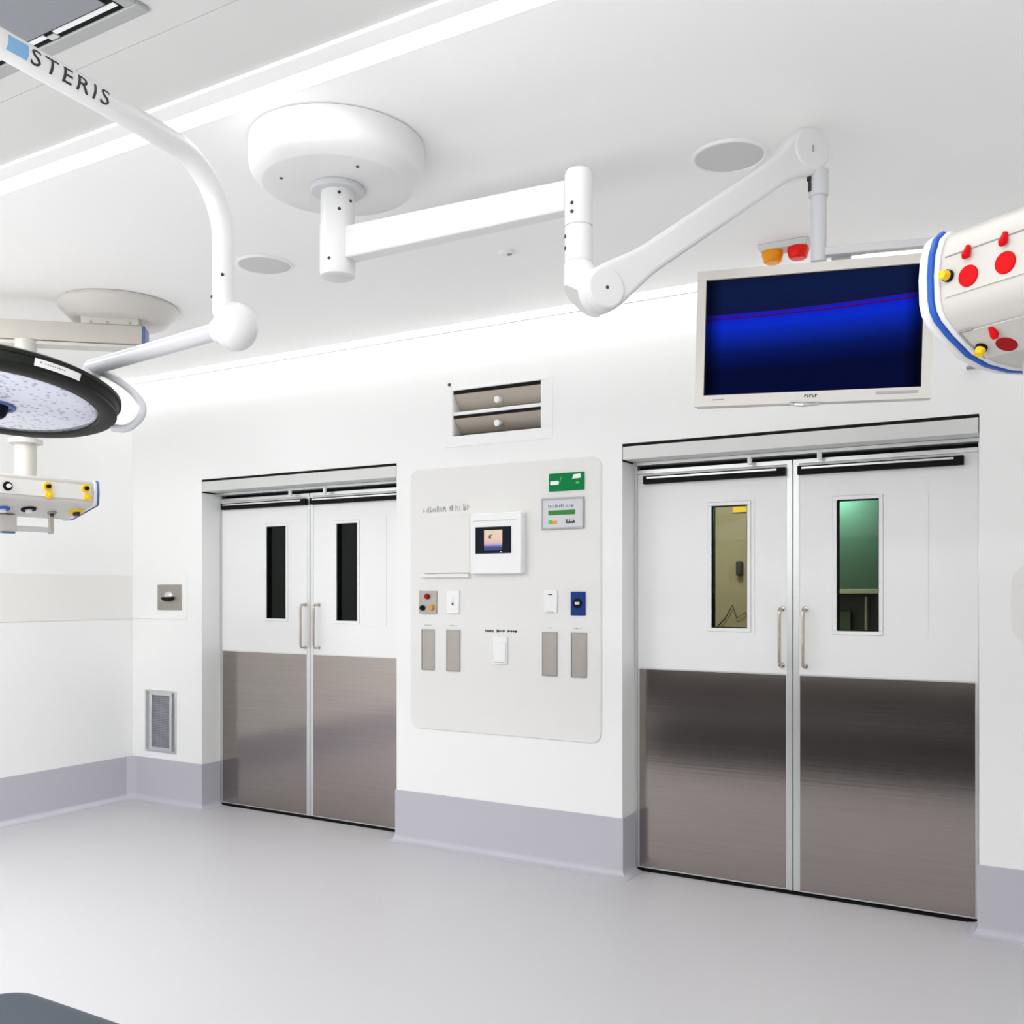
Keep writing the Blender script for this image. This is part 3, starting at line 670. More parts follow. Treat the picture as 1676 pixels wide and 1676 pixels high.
# elbow: collar turning from the post to the pivot, sliced underneath
el = MB(); nn = 40; ring_t = []; ring_m = []; ring_b = []
ex = (Vector((K0.x, K0.y, 0)) - Vector((PX, PY, 0))).normalized()
cutn = []
for k in range(nn):
    a = 2 * PI * k / nn; o = Vector((math.cos(a), math.sin(a), 0))
    e = o.dot(ex)
    stretch = 1.0 + (0.75 if e > 0 else 0.0)
    side = o - ex * e
    ring_t.append(Vector((PX, PY, 2.4585)) + o * 0.043)
    ring_m.append(Vector((PX, PY, 2.425 + 0.0 * e)) + side * 0.045 + ex * e * 0.043 * (1.0 + (0.55 if e > 0 else 0)))
    off = e * 0.043 * stretch
    ring_b.append(Vector((PX, PY, 2.348 - off * 0.50 - 0.80 * side.y * 0.045)) + side * 0.045 + ex * off)
b0 = len(el.v); el.v += ring_t + ring_m + ring_b
for i in range(2):
    for k in range(nn):
        l = (k + 1) % nn; el.face((b0 + i*nn + k, b0 + i*nn + l, b0 + (i+1)*nn + l, b0 + (i+1)*nn + k))
el.face([b0 + k for k in range(nn)]); el.mat(1).face([b0 + 2*nn + k for k in range(nn)])
el.build('elbow', ['arm', 'grille'], t)
MB().cyl(K0 - ax * 0.018, K0 + ax * 0.043, 0.0605, n=56).build('lower_pivot', 'arm', t, bevel=0.008, seg=3)
# spring arm body
dirv = (K1 - K0); LL = dirv.length; dirv.normalize(); upv = ax.cross(dirv)
if upv.z < 0: upv = -upv
def hw(s_, up):
    r0, r1, mid = 0.064, 0.073, 0.043
    ss = lambda x: (lambda q: q * q * (3 - 2 * q))(min(1, max(0, x)))
    if s_ < 0: return math.sqrt(max(0, r0 * r0 - s_ * s_))
    if s_ > LL: return math.sqrt(max(0, r1 * r1 - (s_ - LL) ** 2))
    a_ = r0 + (mid - r0) * ss(s_ / 0.20)
    b__ = mid + (r1 - mid) * ss((s_ - (LL - 0.15)) / 0.15)
    return a_ if s_ < LL / 2 else b__
ts = [-0.064 * math.cos(k / 10 * PI / 2) for k in range(11)] + [LL * k / 36 for k in range(1, 36)] + [LL + 0.073 * math.sin(k / 10 * PI / 2) for k in range(11)]
top = [K0 + dirv * s_ + upv * hw(s_, 1) for s_ in ts]; bot = [K0 + dirv * s_ - upv * hw(s_, 0) for s_ in ts]
out = top + bot[::-1][1:-1]
MB().prism([p - ax * 0.026 for p in out], ax * 0.063).build('spring_arm', 'arm', t, bevel=0.014, seg=4, angle=50)
MB().cyl(K1 - ax * 0.041, K1 + ax * 0.041, 0.069, n=56).build('upper_pivot', 'arm', t, bevel=0.008, seg=3)
MB().cyl(K0 + ax * 0.0432, K0 + ax * 0.0445, 0.005, n=12).build('pivot_screw', 'screw', t)
p = K1 + ax * 0.0412
MB().box(-0.003, 0.003, -0.0015, 0.0015, -0.010, 0.010, Matrix.Translation(p + ax * 0.001)).build('pivot_marking', 'greyink', t)
HX, HY = -0.722, -1.469
MB().cyl((HX, HY, 2.84), (HX, HY, 2.755), 0.031, n=32).build('drop_collar', 'greyarm', t, bevel=0.004)
MB().cyl((HX, HY, 2.756), (HX, HY, 2.545), 0.0245, n=32).build('drop_post', 'greyarm', t)
MB().cyl((HX - 0.022, HY - 0.024, 2.80), (HX - 0.022, HY - 0.024, 2.770), 0.006, n=12).cyl((HX - 0.024, HY - 0.026, 2.815), (HX - 0.024, HY - 0.026, 2.803), 0.0075, n=12).build('grub_screw', 'screw', t)
bd = Vector((-0.365, -1.378, 0)) - Vector((HX, HY, 0)); bl = bd.length; ang = math.atan2(bd.y, bd.x)
T = Matrix.Translation((HX, HY, 2.575)) @ Matrix.Rotation(ang, 4, 'Z')
MB().box(-0.02, bl, -0.016, 0.016, -0.013, 0.013, T).build('yoke_bar', 'greyarm', t, bevel=0.003)
MB().box(0.04, 0.10, 0.016, 0.030, -0.22, 0.01, T).box(0.03, 0.11, 0.030, 0.036, -0.40, -0.10, T).build('back_bracket', 'greyarm', t, bevel=0.003)

# ------------------------------------------------------------------ monitor
MW, MH = 0.716, 0.4426
R_ = Matrix.Translation((-0.735, -1.530, 2.308)) @ Euler((0, 0, math.radians(10.92))).to_matrix().to_4x4() @ Euler((math.radians(0.25), math.radians(1.49), 0)).to_matrix().to_4x4()
t = thing('hanging_monitor', 'wide white framed monitor showing a blue wave, above right door', 'monitor', R_.translation)
def lp(x, y, z): return R_ @ Vector((x, y, z))
hs = MB(); x, z = MW / 2, MH / 2; sx, sz0, sz1 = 0.3295, -0.1855, 0.1915
hs.box(-x, x, 0.012, 0.05, -z, z, R_).box(-x + 0.05, x - 0.05, 0.05, 0.075, -z + 0.05, z - 0.05, R_)
hs.build('housing', 'cream', t, bevel=0.006, seg=3)
fb = MB()
fb.box(-x, x, 0.0, 0.0119, sz1, z, R_).box(-x, x, 0.0, 0.0119, -z, sz0, R_).box(-x, -sx, 0.0, 0.0119, sz0, sz1, R_).box(sx, x, 0.0, 0.0119, sz0, sz1, R_)
fb.build('bezel', 'cream', t)
bb = 0.004
uvquad('screen', 'screen', t, [lp(-sx + bb, 0.0085, sz0 + bb), lp(sx - bb, 0.0085, sz0 + bb), lp(sx - bb, 0.0085, sz1 - bb), lp(-sx + bb, 0.0085, sz1 - bb)])
MB().box(-sx, sx, 0.009, 0.0118, sz0, sz1, R_).build('screen_border', 'black', t)
rn2 = random.Random(5); q = MB(); xa = -0.012
for w_ in (0.006, 0.004, 0.007, 0.005, 0.007):
    q.box(xa, xa + w_ * 0.4, -0.0008, 0.0, -0.2045, -0.1955, R_); q.box(xa, xa + w_, -0.0008, 0.0, -0.1985 if w_ > 0.0055 else -0.2045, -0.1955 if w_ > 0.0055 else -0.202, R_); xa += w_ + 0.0025
q.build('badge_lettering', 'ink', t)
MB().box(0.200, 0.320, -0.002, 0.0, -0.2035, -0.1955, R_).build('button_strip', 'signgrey', t, bevel=0.001)
MB().box(-0.300, -0.262, -0.0012, 0.0, -0.202, -0.199, R_).build('label_strip', 'greyink', t)
pts = [lp(-0.05, 0.02, -0.221), lp(-0.052, -0.015, -0.225), lp(-0.035, -0.04, -0.233), lp(-0.015, -0.045, -0.236), lp(0.012, -0.03, -0.232), lp(0.028, -0.005, -0.226), lp(0.03, 0.02, -0.221)]
MB().tube(pts, 0.0065, 12).build('grab_handle', 'silver', t)

# ------------------------------------------------------------------ surgical lamp
t = thing('surgical_lamp', 'white tubular ceiling lamp arm with dark ringed surgical lamp head', 'surgical lamp', (-1.95, -3.85, ZC))
def cat(pts, sub=10):
    """smooth path through points"""
    P = [Vector(p) for p in pts]; P = [P[0] * 2 - P[1]] + P + [P[-1] * 2 - P[-2]]; out = []
    for i in range(1, len(P) - 2):
        for k in range(sub):
            s_ = k / sub; a, b, c_, d_ = P[i-1], P[i], P[i+1], P[i+2]
            out.append(0.5 * ((2*b) + (c_ - a) * s_ + (2*a - 5*b + 4*c_ - d_) * s_**2 + (3*b - a - 3*c_ + d_) * s_**3))
    out.append(P[-2]); return out
ZA = 2.660; AR = 0.030
path = [Vector((-1.955, -3.85, ZA)), Vector((-1.988, -3.42, ZA)), Vector((-2.012, -3.14, ZA))]
c0 = Vector((-2.040, -2.915, ZA)); c1 = Vector((-2.058, -2.722, 2.46))
dirh = Vector((-0.125, 0.992, 0)).normalized(); RB = 0.195
bend = []
for k in range(17):
    a = k / 16 * PI / 2; bend.append(c0 + dirh * RB * math.sin(a) + Vector((0, 0, -RB * (1 - math.cos(a)))))
VX = bend[-1]
fullp = path + [path[-1].lerp(c0, f) for f in (0.4, 0.75)] + bend + [VX + Vector((0, 0, -f)) for f in (0.06, 0.14, 0.19)]
MB().loft([(p, AR if i < 20 else AR) for i, p in enumerate(fullp)], 36).build('upper_tube', 'arm', t, angle=60)
# ceiling mount out of the way of the diffuser
MB().lathe([(0.0, -0.0003), (0.12, -0.0003), (0.12, -0.05), (0.10, -0.07), (0.0, -0.07)], (-1.95, -3.85, ZC), n=48).cyl((-1.95, -3.85, 2.93), (-1.95, -3.85, 2.60), 0.045, n=40).build('ceiling_mount', 'arm', t)
# joint: collar, ball
J = Vector((-2.034, -2.705, 2.228)); tipv = VX + Vector((0, 0, -0.19))
MB().loft([(tipv + Vector((0, 0, 0.03)), 0.0305), (tipv, 0.031), (tipv.lerp(J, 0.5), 0.043), (J + Vector((0, 0, 0.01)), 0.050)], 40).build('joint_collar', 'arm', t, angle=60)
MB().ball(J, 0.062, 40, (1, 1, 1.08)).build('joint_ball', 'arm', t)
LE = Vector((-2.735, -2.652, 2.208)); LS = Vector((-2.095, -2.706, 2.226))
MB().cyl(LS + (LS - LE).normalized() * -0.0, LE, 0.0245, n=32).ball(LE, 0.0245, 20).build('lower_tube', 'greyarm', t)
MB().cyl(J + (LE - J).normalized() * 0.045, J + (LE - J).normalized() * 0.075, 0.036, n=32).build('joint_cap', 'arm', t, bevel=0.004)
for p, dv in ((VX + Vector((0.020, -0.022, -0.10)), None), (VX + Vector((-0.02, -0.022, -0.155)), None)): MB().ball(p, 0.005, 10).build('tube_screw', 'screw', t)
# yoke loop to the head
yk = cat([(-2.726, -2.647, 2.200), (-2.690, -2.615, 2.182), (-2.650, -2.572, 2.142), (-2.614, -2.556, 2.094), (-2.602, -2.568, 2.054), (-2.614, -2.585, 2.026), (-2.642, -2.600, 2.011), (-2.680, -2.615, 2.015)], 10)
MB().tube(yk, 0.0125, 18).build('yoke', 'greyarm', t, angle=60)
MB().cyl((-2.735, -2.652, 2.205), (-2.735, -2.652, 2.178), 0.028, n=24).build('yoke_hub', 'greyarm', t, bevel=0.003)
# lamp head
LC = Vector((-2.802, -2.923, 2.059)); LN = -Vector((0.067, -0.160, -0.985)).normalized()
hd = MB().lathe([(0.279, 0.004), (0.283, -0.004), (0.300, -0.006), (0.322, -0.004), (0.333, 0.002), (0.330, 0.012), (0.333, 0.016), (0.337, 0.036), (0.343, 0.038), (0.343, 0.048), (0.325, 0.058), (0.18, 0.080), (0.0, 0.084)], LC, LN, 128)
hd.build('head_ring', 'darkring', t, angle=25)
ln = MB().lathe([(0.2785, 0.006), (0.272, 0.000), (0.23, -0.006), (0.15, -0.010), (0.05, -0.012), (0.0, -0.012)], LC, LN, 128)
ln.build('lens', 'lens', t, angle=40)
MB().lathe([(0.0, -0.052), (0.018, -0.050), (0.026, -0.042), (0.030, -0.030), (0.032, -0.0125), (0.0, -0.0125)], LC, LN, 40).build('sterile_handle', 'navy', t)
MB().lathe([(0.052, -0.0135), (0.050, -0.018), (0.040, -0.018), (0.038, -0.0125)], LC, LN, 48).build('handle_ring', 'steelblue', t)
# label on the outer wall; angle found from the direction the label faces
u_, w_, t_ = frame_of(LN)
def ang_of(v): return math.atan2(v.dot(w_), v.dot(u_))
LABEL_A = ang_of(Vector((0, -4.64, 1.485)) - LC) 
MB().lathe([(0.3355, 0.0155), (0.3395, 0.0365)], LC, LN, 24, LABEL_A + 0.23, LABEL_A + 0.63).build('name_label', 'white', t)
q = MB().lathe([(0.3380, 0.026), (0.3388, 0.031)], LC, LN, 4, LABEL_A + 0.27, LABEL_A + 0.29)
for k in range(9): q.lathe([(0.3380, 0.0255), (0.3386, 0.029)], LC, LN, 3, LABEL_A + 0.31 + 0.020 * k, LABEL_A + 0.323 + 0.020 * k)
q.build('label_lettering', 'greyink', t)

# lettering and tag wrapped on the tube: x runs along the tube, y around it
t_o = path[1]; t_d = (path[2] - path[1]).normalized(); t_n0 = Vector((0, 0, 1)).cross(t_d) * -1.0   # towards +x
def wrap(x, y, off):
    a = TXT_A + y / AR
    return t_o + t_d * x + (t_n0 * math.cos(a) + Vector((0, 0, 1)) * math.sin(a)) * (AR + off)
TXT_A = math.radians(-12)
cu = bpy.data.curves.new('lettering_tmp', 'FONT'); cu.body = 'STERIS'; cu.size = 0.048; cu.offset = 0.0004; cu.space_character = 1.25; cu.resolution_u = 3
ob = bpy.data.objects.new('lettering_tmp', cu); COL.objects.link(ob)
dg = bpy.context.evaluated_depsgraph_get(); me = bpy.data.meshes.new_from_object(ob.evaluated_get(dg))
bpy.data.objects.remove(ob)
xs = [v.co.x for v in me.vertices]; W0 = max(xs)
bm = _b.new(); bm.from_mesh(me); _b.ops.subdivide_edges(bm, edges=[e for e in bm.edges if e.calc_length() > 0.006], cuts=3, use_grid_fill=True); bm.to_mesh(me); bm.free()
mb = MB(); o_ = len(mb.v)
for v in me.vertices: mb.v.append(wrap(0.056 + v.co.x * 0.212 / W0, v.co.y - 0.016, 0.0006))
for p in me.polygons: mb.face(p.vertices)
mb.build('maker_lettering', 'ink', t, smooth=False)
mb = MB(); N = 8
for i in range(N + 1):
    for j in range(N + 1): mb.v.append(wrap(0.001 + 0.05 * i / N, -0.016 + 0.032 * j / N, 0.0006))
for i in range(N):
    for j in range(N): mb.face((i*(N+1)+j, i*(N+1)+j+1, (i+1)*(N+1)+j+1, (i+1)*(N+1)+j))
mb.build('blue_tag', 'tag', t)

# ------------------------------------------------------------------ supply pendants
def outlet(mb_parent, c0, nrm, r, mats, name):
    """round gas socket: cover disc with a stub on it"""
    nrm = Vector(nrm).normalized(); c0 = Vector(c0)
    MB().cyl(c0 + nrm * 0.0004, c0 + nrm * 0.008, r, r * 0.94, n=28).mat(1).cyl(c0 + nrm * 0.0082, c0 + nrm * 0.02, r * 0.45, n=20).build(name, mats, mb_parent)

def profile_bar(E, along, nrm, prof, s0, s1):
    along, nrm = Vector(along), Vector(nrm)
    return MB().prism([E + along * s0 + nrm * n_ + Vector((0, 0, z_)) for n_, z_ in prof], along * (s1 - s0))

# far pendant on the left
t = thing('supply_pendant', 'cream ceiling supply pendant hanging behind the surgical lamp', 'supply pendant', (-4.374, -1.295, ZC))
MB().lathe([(0.288, -0.0003), (0.296, -0.004), (0.300, -0.018), (0.294, -0.034), (0.235, -0.092), (0.20, -0.103), (0.0, -0.104)], (-4.374, -1.295, ZC), n=80).build('canopy', 'cream', t, angle=35)
bdir = Vector((-0.744, -0.668, 0)).normalized(); br = Vector((-4.215, -1.262, 2.819)); Tb = Matrix.Translation(br) @ Matrix.Rotation(math.atan2(bdir.y, bdir.x), 4, 'Z')
MB().box(0.02, 0.30, -0.06, 0.06, 0.045, 0.086, Tb).build('hub', 'cream', t, bevel=0.004)
for a, c_ in ((0.06, 0.06), (0.17, 0.06), (0.25, 0.06)): MB().cyl(Tb @ Vector((a, 0.0605, 0.055)), Tb @ Vector((a, 0.063, 0.055)), 0.007, n=10).build('hub_screw', 'plate', t)
MB().box(0.0, 1.15, -0.065, 0.065, -0.052, 0.044, Tb).build('beam', 'beige', t, bevel=0.004)
MB().box(0.04, 1.14, -0.050, 0.050, -0.072, -0.053, Tb).build('beam_cover', 'cream', t, bevel=0.004)
MB().box(-0.012, -0.0005, -0.066, 0.066, -0.050, 0.043, Tb).build('end_cap', 'steelblue', t, bevel=0.003)
E1 = Vector((-4.348, -1.454, 1.936)); al = Vector((-0.097, -0.995, 0)); nr = Vector((0.995, -0.097, 0))
CC = E1 + al * 0.36 - nr * 0.19
CCx, CCy = -4.611, -1.667
MB().lathe([(0.0, 2.766), (0.052, 2.766), (0.050, 2.262), (0.080, 2.262), (0.080, 2.240), (0.051, 2.238), (0.051, 2.070), (0.0, 2.070)], (CCx, CCy, 0), n=40).build('column', 'cream', t, angle=30)
prof1 = [(-0.012, 0.118), (0.0, 0.108), (0.004, 0.06), (0.0, 0.004), (-0.006, -0.004), (-0.230, -0.062), (-0.25, -0.064), (-0.32, -0.062), (-0.52, 0.0), (-0.52, 0.10), (-0.50, 0.118)]
profile_bar(E1, al, nr, prof1, 0.012, 0.75).build('service_head', 'cream', t, bevel=0.003)
# panel insets
profile_bar(E1, al, nr, [(0.0045, 0.095), (0.0055, 0.095), (0.0055, 0.020), (0.0045, 0.020)], 0.03, 0.70).build('front_panel', 'guard', t)
def grow(pr, k): 
    cx_ = sum(a for a, b in pr) / len(pr); cz_ = sum(b for a, b in pr) / len(pr)
    return [(cx_ + (a - cx_) * k, cz_ + (b - cz_) * k) for a, b in pr]
profile_bar(E1, al, nr, grow(prof1, 1.015), -0.006, 0.0115).build('end_plate', 'white', t, bevel=0.003)
profile_bar(E1, al, nr, grow(prof1, 1.06), -0.0115, -0.0065).build('edge_trim', 'steelblue', t, bevel=0.002)
dn1 = Vector((-0.967 * 0.995, 0.967 * 0.097, -0.2547)); n1 = (dn1.cross(al)).normalized()
if n1.z > 0: n1 = -n1
F1 = lambda s_, z_: E1 + al * s_ + nr * 0.006 + Vector((0, 0, z_))
B1 = lambda s_, q_: E1 + al * s_ + nr * -0.006 + Vector((0, 0, -0.004)) + dn1 * q_
outlet(t, F1(0.452, 0.055), nr, 0.022, ['black', 'white'], 'black_outlet')
outlet(t, F1(0.258, 0.070), nr, 0.023, ['yellow', 'black'], 'yellow_outlet'); outlet(t, F1(0.250, 0.030), nr, 0.020, ['yellow', 'yellow'], 'yellow_plug')
outlet(t, F1(0.060, 0.078), nr, 0.023, ['yellow', 'black'], 'yellow_outlet'); outlet(t, F1(0.052, 0.035), nr, 0.018, ['yellow', 'yellow'], 'yellow_plug')
outlet(t, B1(0.404, 0.14), n1, 0.035, ['blue', 'white'], 'blue_outlet'); outlet(t, B1(0.285, 0.12), n1, 0.036, ['black', 'white'], 'black_socket')
outlet(t, B1(0.150, 0.15), n1, 0.022, ['greyink', 'ink'], 'grey_socket'); outlet(t, B1(0.042, 0.11), n1, 0.040, ['yellow', 'ink'], 'yellow_socket')
# equipment rail below
RL = E1 + nr * -0.225 + Vector((0, 0, -0.128))
MB().box(0, 0.62, -0.006, 0.006, -0.014, 0.014, Matrix.Translation(RL + al * 0.10) @ Matrix.Rotation(math.atan2(al.y, al.x), 4, 'Z')).build('equipment_rail', 'silver', t, bevel=0.002)
for s_ in (0.105, 0.70): MB().box(0, 0.02, -0.012, 0.012, -0.02, 0.07, Matrix.Translation(RL + al * s_) @ Matrix.Rotation(math.atan2(al.y, al.x), 4, 'Z')).build('rail_bracket', 'beige', t, bevel=0.002)
Tc = Matrix.Translation(RL + al * 0.30) @ Matrix.Rotation(math.atan2(al.y, al.x), 4, 'Z')
MB().box(0, 0.085, -0.014, 0.022, -0.02, 0.066, Tc).build('rail_clamp', 'cream', t, bevel=0.004)
MB().box(0.012, 0.075, 0.0, 0.03, -0.028, -0.0205, Tc).build('clamp_lever', 'steelblue', t, bevel=0.002)

# near pendant at the right edge
t = thing('supply_pendant', 'white supply pendant with red caps in front of the monitor', 'supply pendant', (0.02, -2.95, ZC))
E0 = Vector((-0.246, -2.580, 2.032)); al = Vector((0.851, -0.525, 0)); nr = Vector((-0.525, -0.851, 0))
prof0 = [(-0.026, 0.158), (-0.008, 0.142), (0.004, 0.11), (0.008, 0.07), (0.006, 0.025), (0.0, 0.004), (-0.012, -0.012), (-0.045, -0.036), (-0.10, -0.066), (-0.155, -0.080), (-0.22, -0.084),
         (-0.30, -0.078), (-0.36, -0.05), (-0.43, 0.0), (-0.44, 0.07), (-0.43, 0.13), (-0.41, 0.158)]
profile_bar(E0, al, nr, prof0, 0.020, 0.75).build('service_head', 'cream', t, angle=50)
profile_bar(E0, al, nr, grow(prof0, 1.035), 0.008, 0.0195).build('end_plate', 'white', t, bevel=0.003, angle=50)
profile_bar(E0, al, nr, grow(prof0, 1.06), -0.004, 0.0075).build('edge_trim', 'blue', t, bevel=0.002, angle=50)
profile_bar(E0, al, nr, grow(prof0, 1.045), -0.03, -0.0045).build('end_cover', 'white', t, bevel=0.010, seg=3, angle=50)
yf = lambda z_: 0.0085 if 0.04 < z_ < 0.1 else 0.006
profile_bar(E0, al, nr, [(0.0082, 0.100), (0.0092, 0.100), (0.0092, 0.024), (0.0075, 0.024)], 0.030, 0.72).build('front_panel', 'cream', t)
F0 = lambda s_, z_: E0 + al * s_ + nr * 0.0094 + Vector((0, 0, z_))
q0 = Vector((-0.045, -0.036)); q1 = Vector((-0.10, -0.066)); dd = (q1 - q0).normalized()
dn0 = nr * dd.x + Vector((0, 0, dd.y)); n0_ = dn0.cross(al).normalized()
if n0_.z > 0: n0_ = -n0_
B0 = lambda s_, q_: E0 + al * s_ + nr * (-0.012 + dd.x * q_) + Vector((0, 0, -0.0165 + dd.y * q_)) + n0_ * 0.004
MB().prism([B0(0.028, 0.035), B0(0.72, 0.035), B0(0.72, 0.120), B0(0.028, 0.120)], n0_ * 0.002).build('lower_panel', 'cream', t)
profile_bar(E0, al, nr, [(0.009, 0.1005), (0.011, 0.1005), (0.011, 0.1025), (0.006, 0.1025)], 0.032, 0.72).build('panel_slot', 'greyink', t)
MB().prism([B0(0.028, 0.031), B0(0.055, 0.031), B0(0.055, 0.034), B0(0.028, 0.034)], n0_ * 0.003).prism([B0(0.026, 0.031), B0(0.029, 0.031), B0(0.029, 0.12), B0(0.026, 0.12)], n0_ * 0.003).build('lower_slot', 'greyink', t)
def cap_set(P_, s_, zc, zt, nn_, upd, cap):
    c_ = P_(s_, zc)
    MB().cyl(c_ + nn_ * 0.0005, c_ + nn_ * 0.0045, 0.0205, 0.0195, n=40).mat(0).build('gas_cap', cap, t, bevel=0.001)
    a_ = P_(s_, zt)
    tip = a_ + nn_ * 0.009 + upd * -0.007
    MB().loft([(a_ + nn_ * 0.001 + upd * 0.011, 0.005), (a_ + nn_ * 0.005, 0.007), (tip, 0.008), (tip + nn_ * 0.004 + upd * -0.005, 0.005)], 20).build('cap_strap', 'red', t)
upF = Vector((0, 0, 1)); upB = -dn0
for k_ in range(3): cap_set(F0, 0.083 + 0.076 * k_, 0.051 + 0.002 * k_, 0.096, nr, upF, 'red')
for k_ in range(3): cap_set(B0, 0.090 + 0.076 * k_, 0.094, 0.050, n0_, upB, 'dred')
for P_, a_, b_, nn_ in ((F0, 0.040, 0.063, nr), (B0, 0.042, 0.085, n0_)):
    c_ = P_(a_, b_)
    MB().cyl(c_ + nn_ * 0.0005, c_ + nn_ * 0.008, 0.0115, n=24).mat(1).cyl(c_ + nn_ * 0.0082 , c_ + nn_ * 0.022, 0.0100, 0.008, n=24).build('earth_stud', ['black', 'yellow'], t)
gp = E0 + al * 0.063 + nr * -0.20
MB().tube(cat([gp + Vector((0, 0, -0.06)), gp + Vector((0, 0, -0.09)), gp + Vector((0, 0, -0.108)) + al * 0.006, gp + Vector((0, 0, -0.121)) + al * 0.03, gp + Vector((0, 0, -0.121)) + al * 0.15,
               gp + Vector((0, 0, -0.108)) + al * 0.174, gp + Vector((0, 0, -0.09)) + al * 0.18, gp + Vector((0, 0, -0.06)) + al * 0.18], 8), 0.013, 20).build('grab_handle', 'cream', t, angle=60)
cc = E0 + al * 0.42 - nr * 0.22
MB().cyl((cc.x, cc.y, E0.z + 0.15), (cc.x, cc.y, 2.95), 0.05, n=40).build('column', 'cream', t)
MB().lathe([(0.0, -0.0003), (0.20, -0.0003), (0.20, -0.03), (0.16, -0.06), (0.0, -0.06)], (cc.x, cc.y, ZC), n=64).build('canopy', 'cream', t)

# ------------------------------------------------------------------ laminar-flow diffuser on the ceiling
DX, DY = -2.075, -2.962
t = thing('air_diffuser', 'large grey ceiling air diffuser with slotted edge over lamp arm', 'air diffuser', (-3.4, -4.2, ZC))
x0, x1, y0, y1 = -4.7, DX, -5.3, DY; fw = 0.040; zf = 2.987
f = MB()
f.box(x0, x1, y1 - fw, y1, zf, 2.9995).box(x0, x1, y0, y0 + fw, zf, 2.9995).box(x0, x0 + fw, y0 + fw, y1 - fw, zf, 2.9995).box(x1 - fw, x1, y0 + fw, y1 - fw, zf, 2.9995)
f.build('frame', 'diffframe', t, bevel=0.003)
MB().box(x0 + fw, x1 - fw, y0 + fw, y1 - fw, 2.9925, 2.9994).build('slot_recess', 'black', t)
MB().box(x0 + 0.075, x1 - 0.075, y0 + 0.075, y1 - 0.076, 2.9895, 2.9920).build('perforated_panel', 'diffgrey', t)
for a, b_ in ((-2.375, x1 - 0.05), (-4.6, -2.415)):
    MB().box(a, b_, y1 - 0.071, y1 - 0.057, 2.9895, 2.9920).build('slot_bar', 'white', t)
MB().box(-2.412, -2.378, y1 - 0.062, y1 - 0.046, 2.9885, 2.9920).build('slot_clip', 'header', t)

# ------------------------------------------------------------------ operating table
t = thing('operating_table', 'slate blue padded operating table, corner at lower left', 'table', (-0.45, -4.03, 0))
TX0, TX1, TY0, TY1 = -1.385, 0.62, -4.32, -3.765
def rr(x0, x1, y0, y1, r, z, n=8):
    return [(a, c_, z) for a, b_, c_ in [(p[0], 0, p[2]) for p in rrect(x0, x1, y0, y1, r, 0, n)]]
MB().prism(rr(TX0, TX1, TY0, TY1, 0.07, 0.82), (0, 0, 0.08)).build('mattress', 'cover', t, bevel=0.022, seg=4, angle=50)
MB().box(TX0 + 0.03, TX1 - 0.03, TY0 + 0.03, TY1 - 0.03, 0.76, 0.8195).build('table_top', 'darkbase', t, bevel=0.005)
for yy in (TY0 - 0.004, TY1 - 0.012): MB().box(TX0 + 0.25, TX1 - 0.2, yy, yy + 0.016, 0.775, 0.805).build('side_rail', 'silver', t, bevel=0.002)
MB().box(-0.65, -0.15, -4.25, -3.83, 0.12, 0.7595).build('column', 'darkbase', t, bevel=0.02, seg=3)
MB().box(-1.05, 0.25, -4.30, -3.78, 0.001, 0.12).build('base', 'darkbase', t, bevel=0.03, seg=3)

t = thing('reflection_block', 'long low dark bench added before the table for its reflection in steel', 'block', (-1.6, -3.38, 0))  # unseen dark mass, put in for the reflection on the kick plates
MB().box(-3.4, -0.2, -3.60, -3.02, 0.03, 0.30).build('body', 'darkbase', t, bevel=0.01)
MB().box(-3.38, -0.22, -3.58, -3.03, 0.0005, 0.0295).build('plinth', 'black', t)
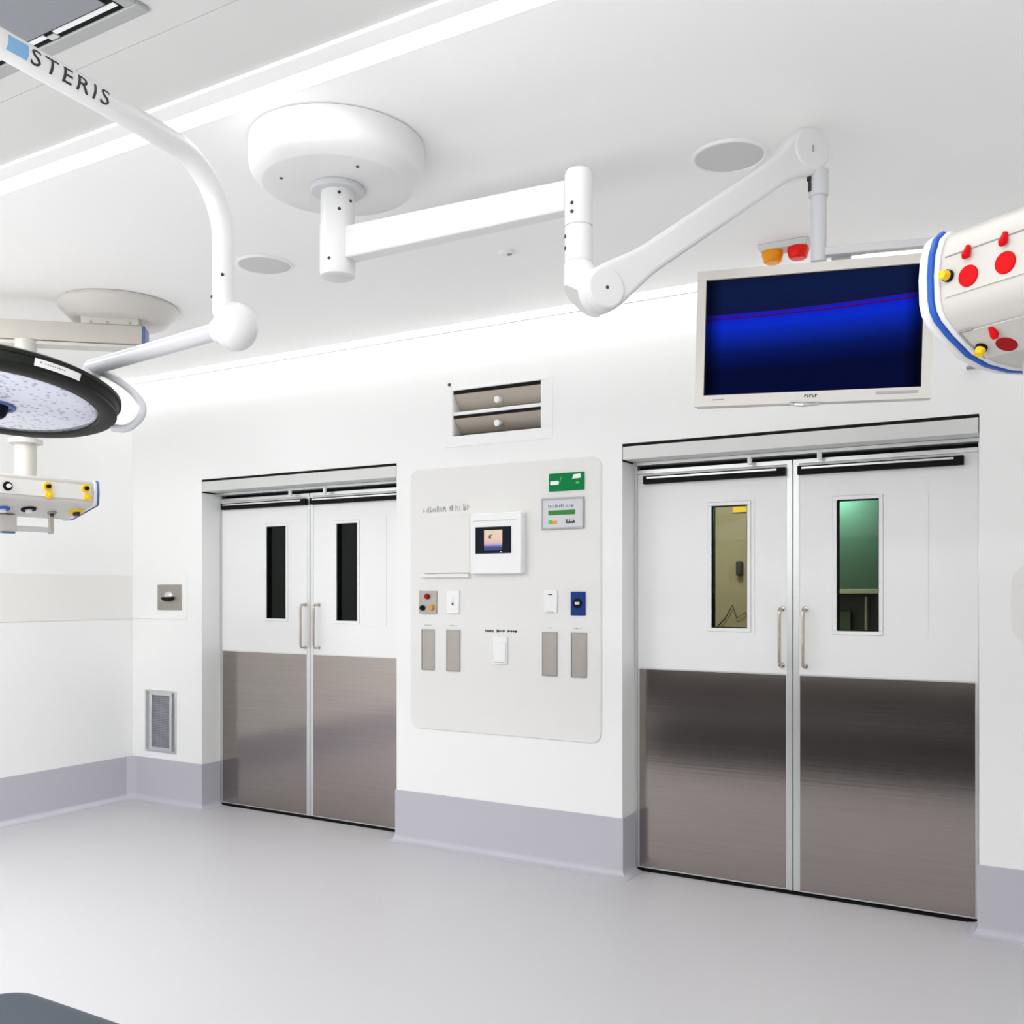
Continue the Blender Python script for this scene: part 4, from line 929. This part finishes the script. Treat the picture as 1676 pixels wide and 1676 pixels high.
# dark cupboards added out of view for their reflection in the steel
for i in range(7):
    xa = XL + 0.25 + i * 1.18
    t = thing('reflection_cupboard', 'dark brown double cupboard added opposite the doors for steel reflections', 'cupboard', (xa + 0.58, YF + 0.25, 0), 'dark cupboards added for the steel reflections')
    MB().box(xa, xa + 1.17, YF + 0.01, YF + 0.48, 0.10, 2.1).build('body', 'cupb', t, bevel=0.003)
    MB().box(xa + 0.03, xa + 1.14, YF + 0.01, YF + 0.44, 0.001, 0.0995).build('plinth', 'black', t)
    for k in (0, 1):
        dd_ = MB().box(xa + 0.005 + k * 0.585, xa + 0.58 + k * 0.585, YF + 0.4805, YF + 0.50, 0.11, 2.09).build('door', 'cupb', t, bevel=0.003)
        hx_ = xa + (0.54 if k == 0 else 0.63)
        MB().cyl((hx_, YF + 0.53, 1.0), (hx_, YF + 0.53, 1.16), 0.006, n=10).cyl((hx_, YF + 0.5005, 1.01), (hx_, YF + 0.53, 1.01), 0.005, n=10).cyl((hx_, YF + 0.5005, 1.15), (hx_, YF + 0.53, 1.15), 0.005, n=10).build('handle', 'silver', dd_)

# ------------------------------------------------------------------ camera, world, output look
cam = bpy.data.cameras.new('camera'); co = bpy.data.objects.new('camera', cam); COL.objects.link(co)
cam.sensor_width = 36; cam.lens = 1580 / 1676 * 36; cam.shift_y = 132 / 1676; cam.clip_start = 0.02
co.location = (0, -4.64, 1.485); co.rotation_euler = (PI / 2, 0, math.radians(30.45))
S.camera = co
wd = bpy.data.worlds.new('world'); S.world = wd; wd.use_nodes = True
wd.node_tree.nodes['Background'].inputs[0].default_value = (1, 1, 1, 1); wd.node_tree.nodes['Background'].inputs[1].default_value = 0.3
S.view_settings.view_transform = 'Standard'; S.view_settings.look = 'None'; S.view_settings.gamma = 1; S.view_settings.exposure = 1.03
S.view_settings.use_curve_mapping = False
try:
    S.cycles.max_bounces = 16; S.cycles.diffuse_bounces = 12; S.cycles.glossy_bounces = 6; S.cycles.transparent_max_bounces = 12
    S.cycles.use_denoising = True; S.cycles.sample_clamp_indirect = 6
except Exception: pass
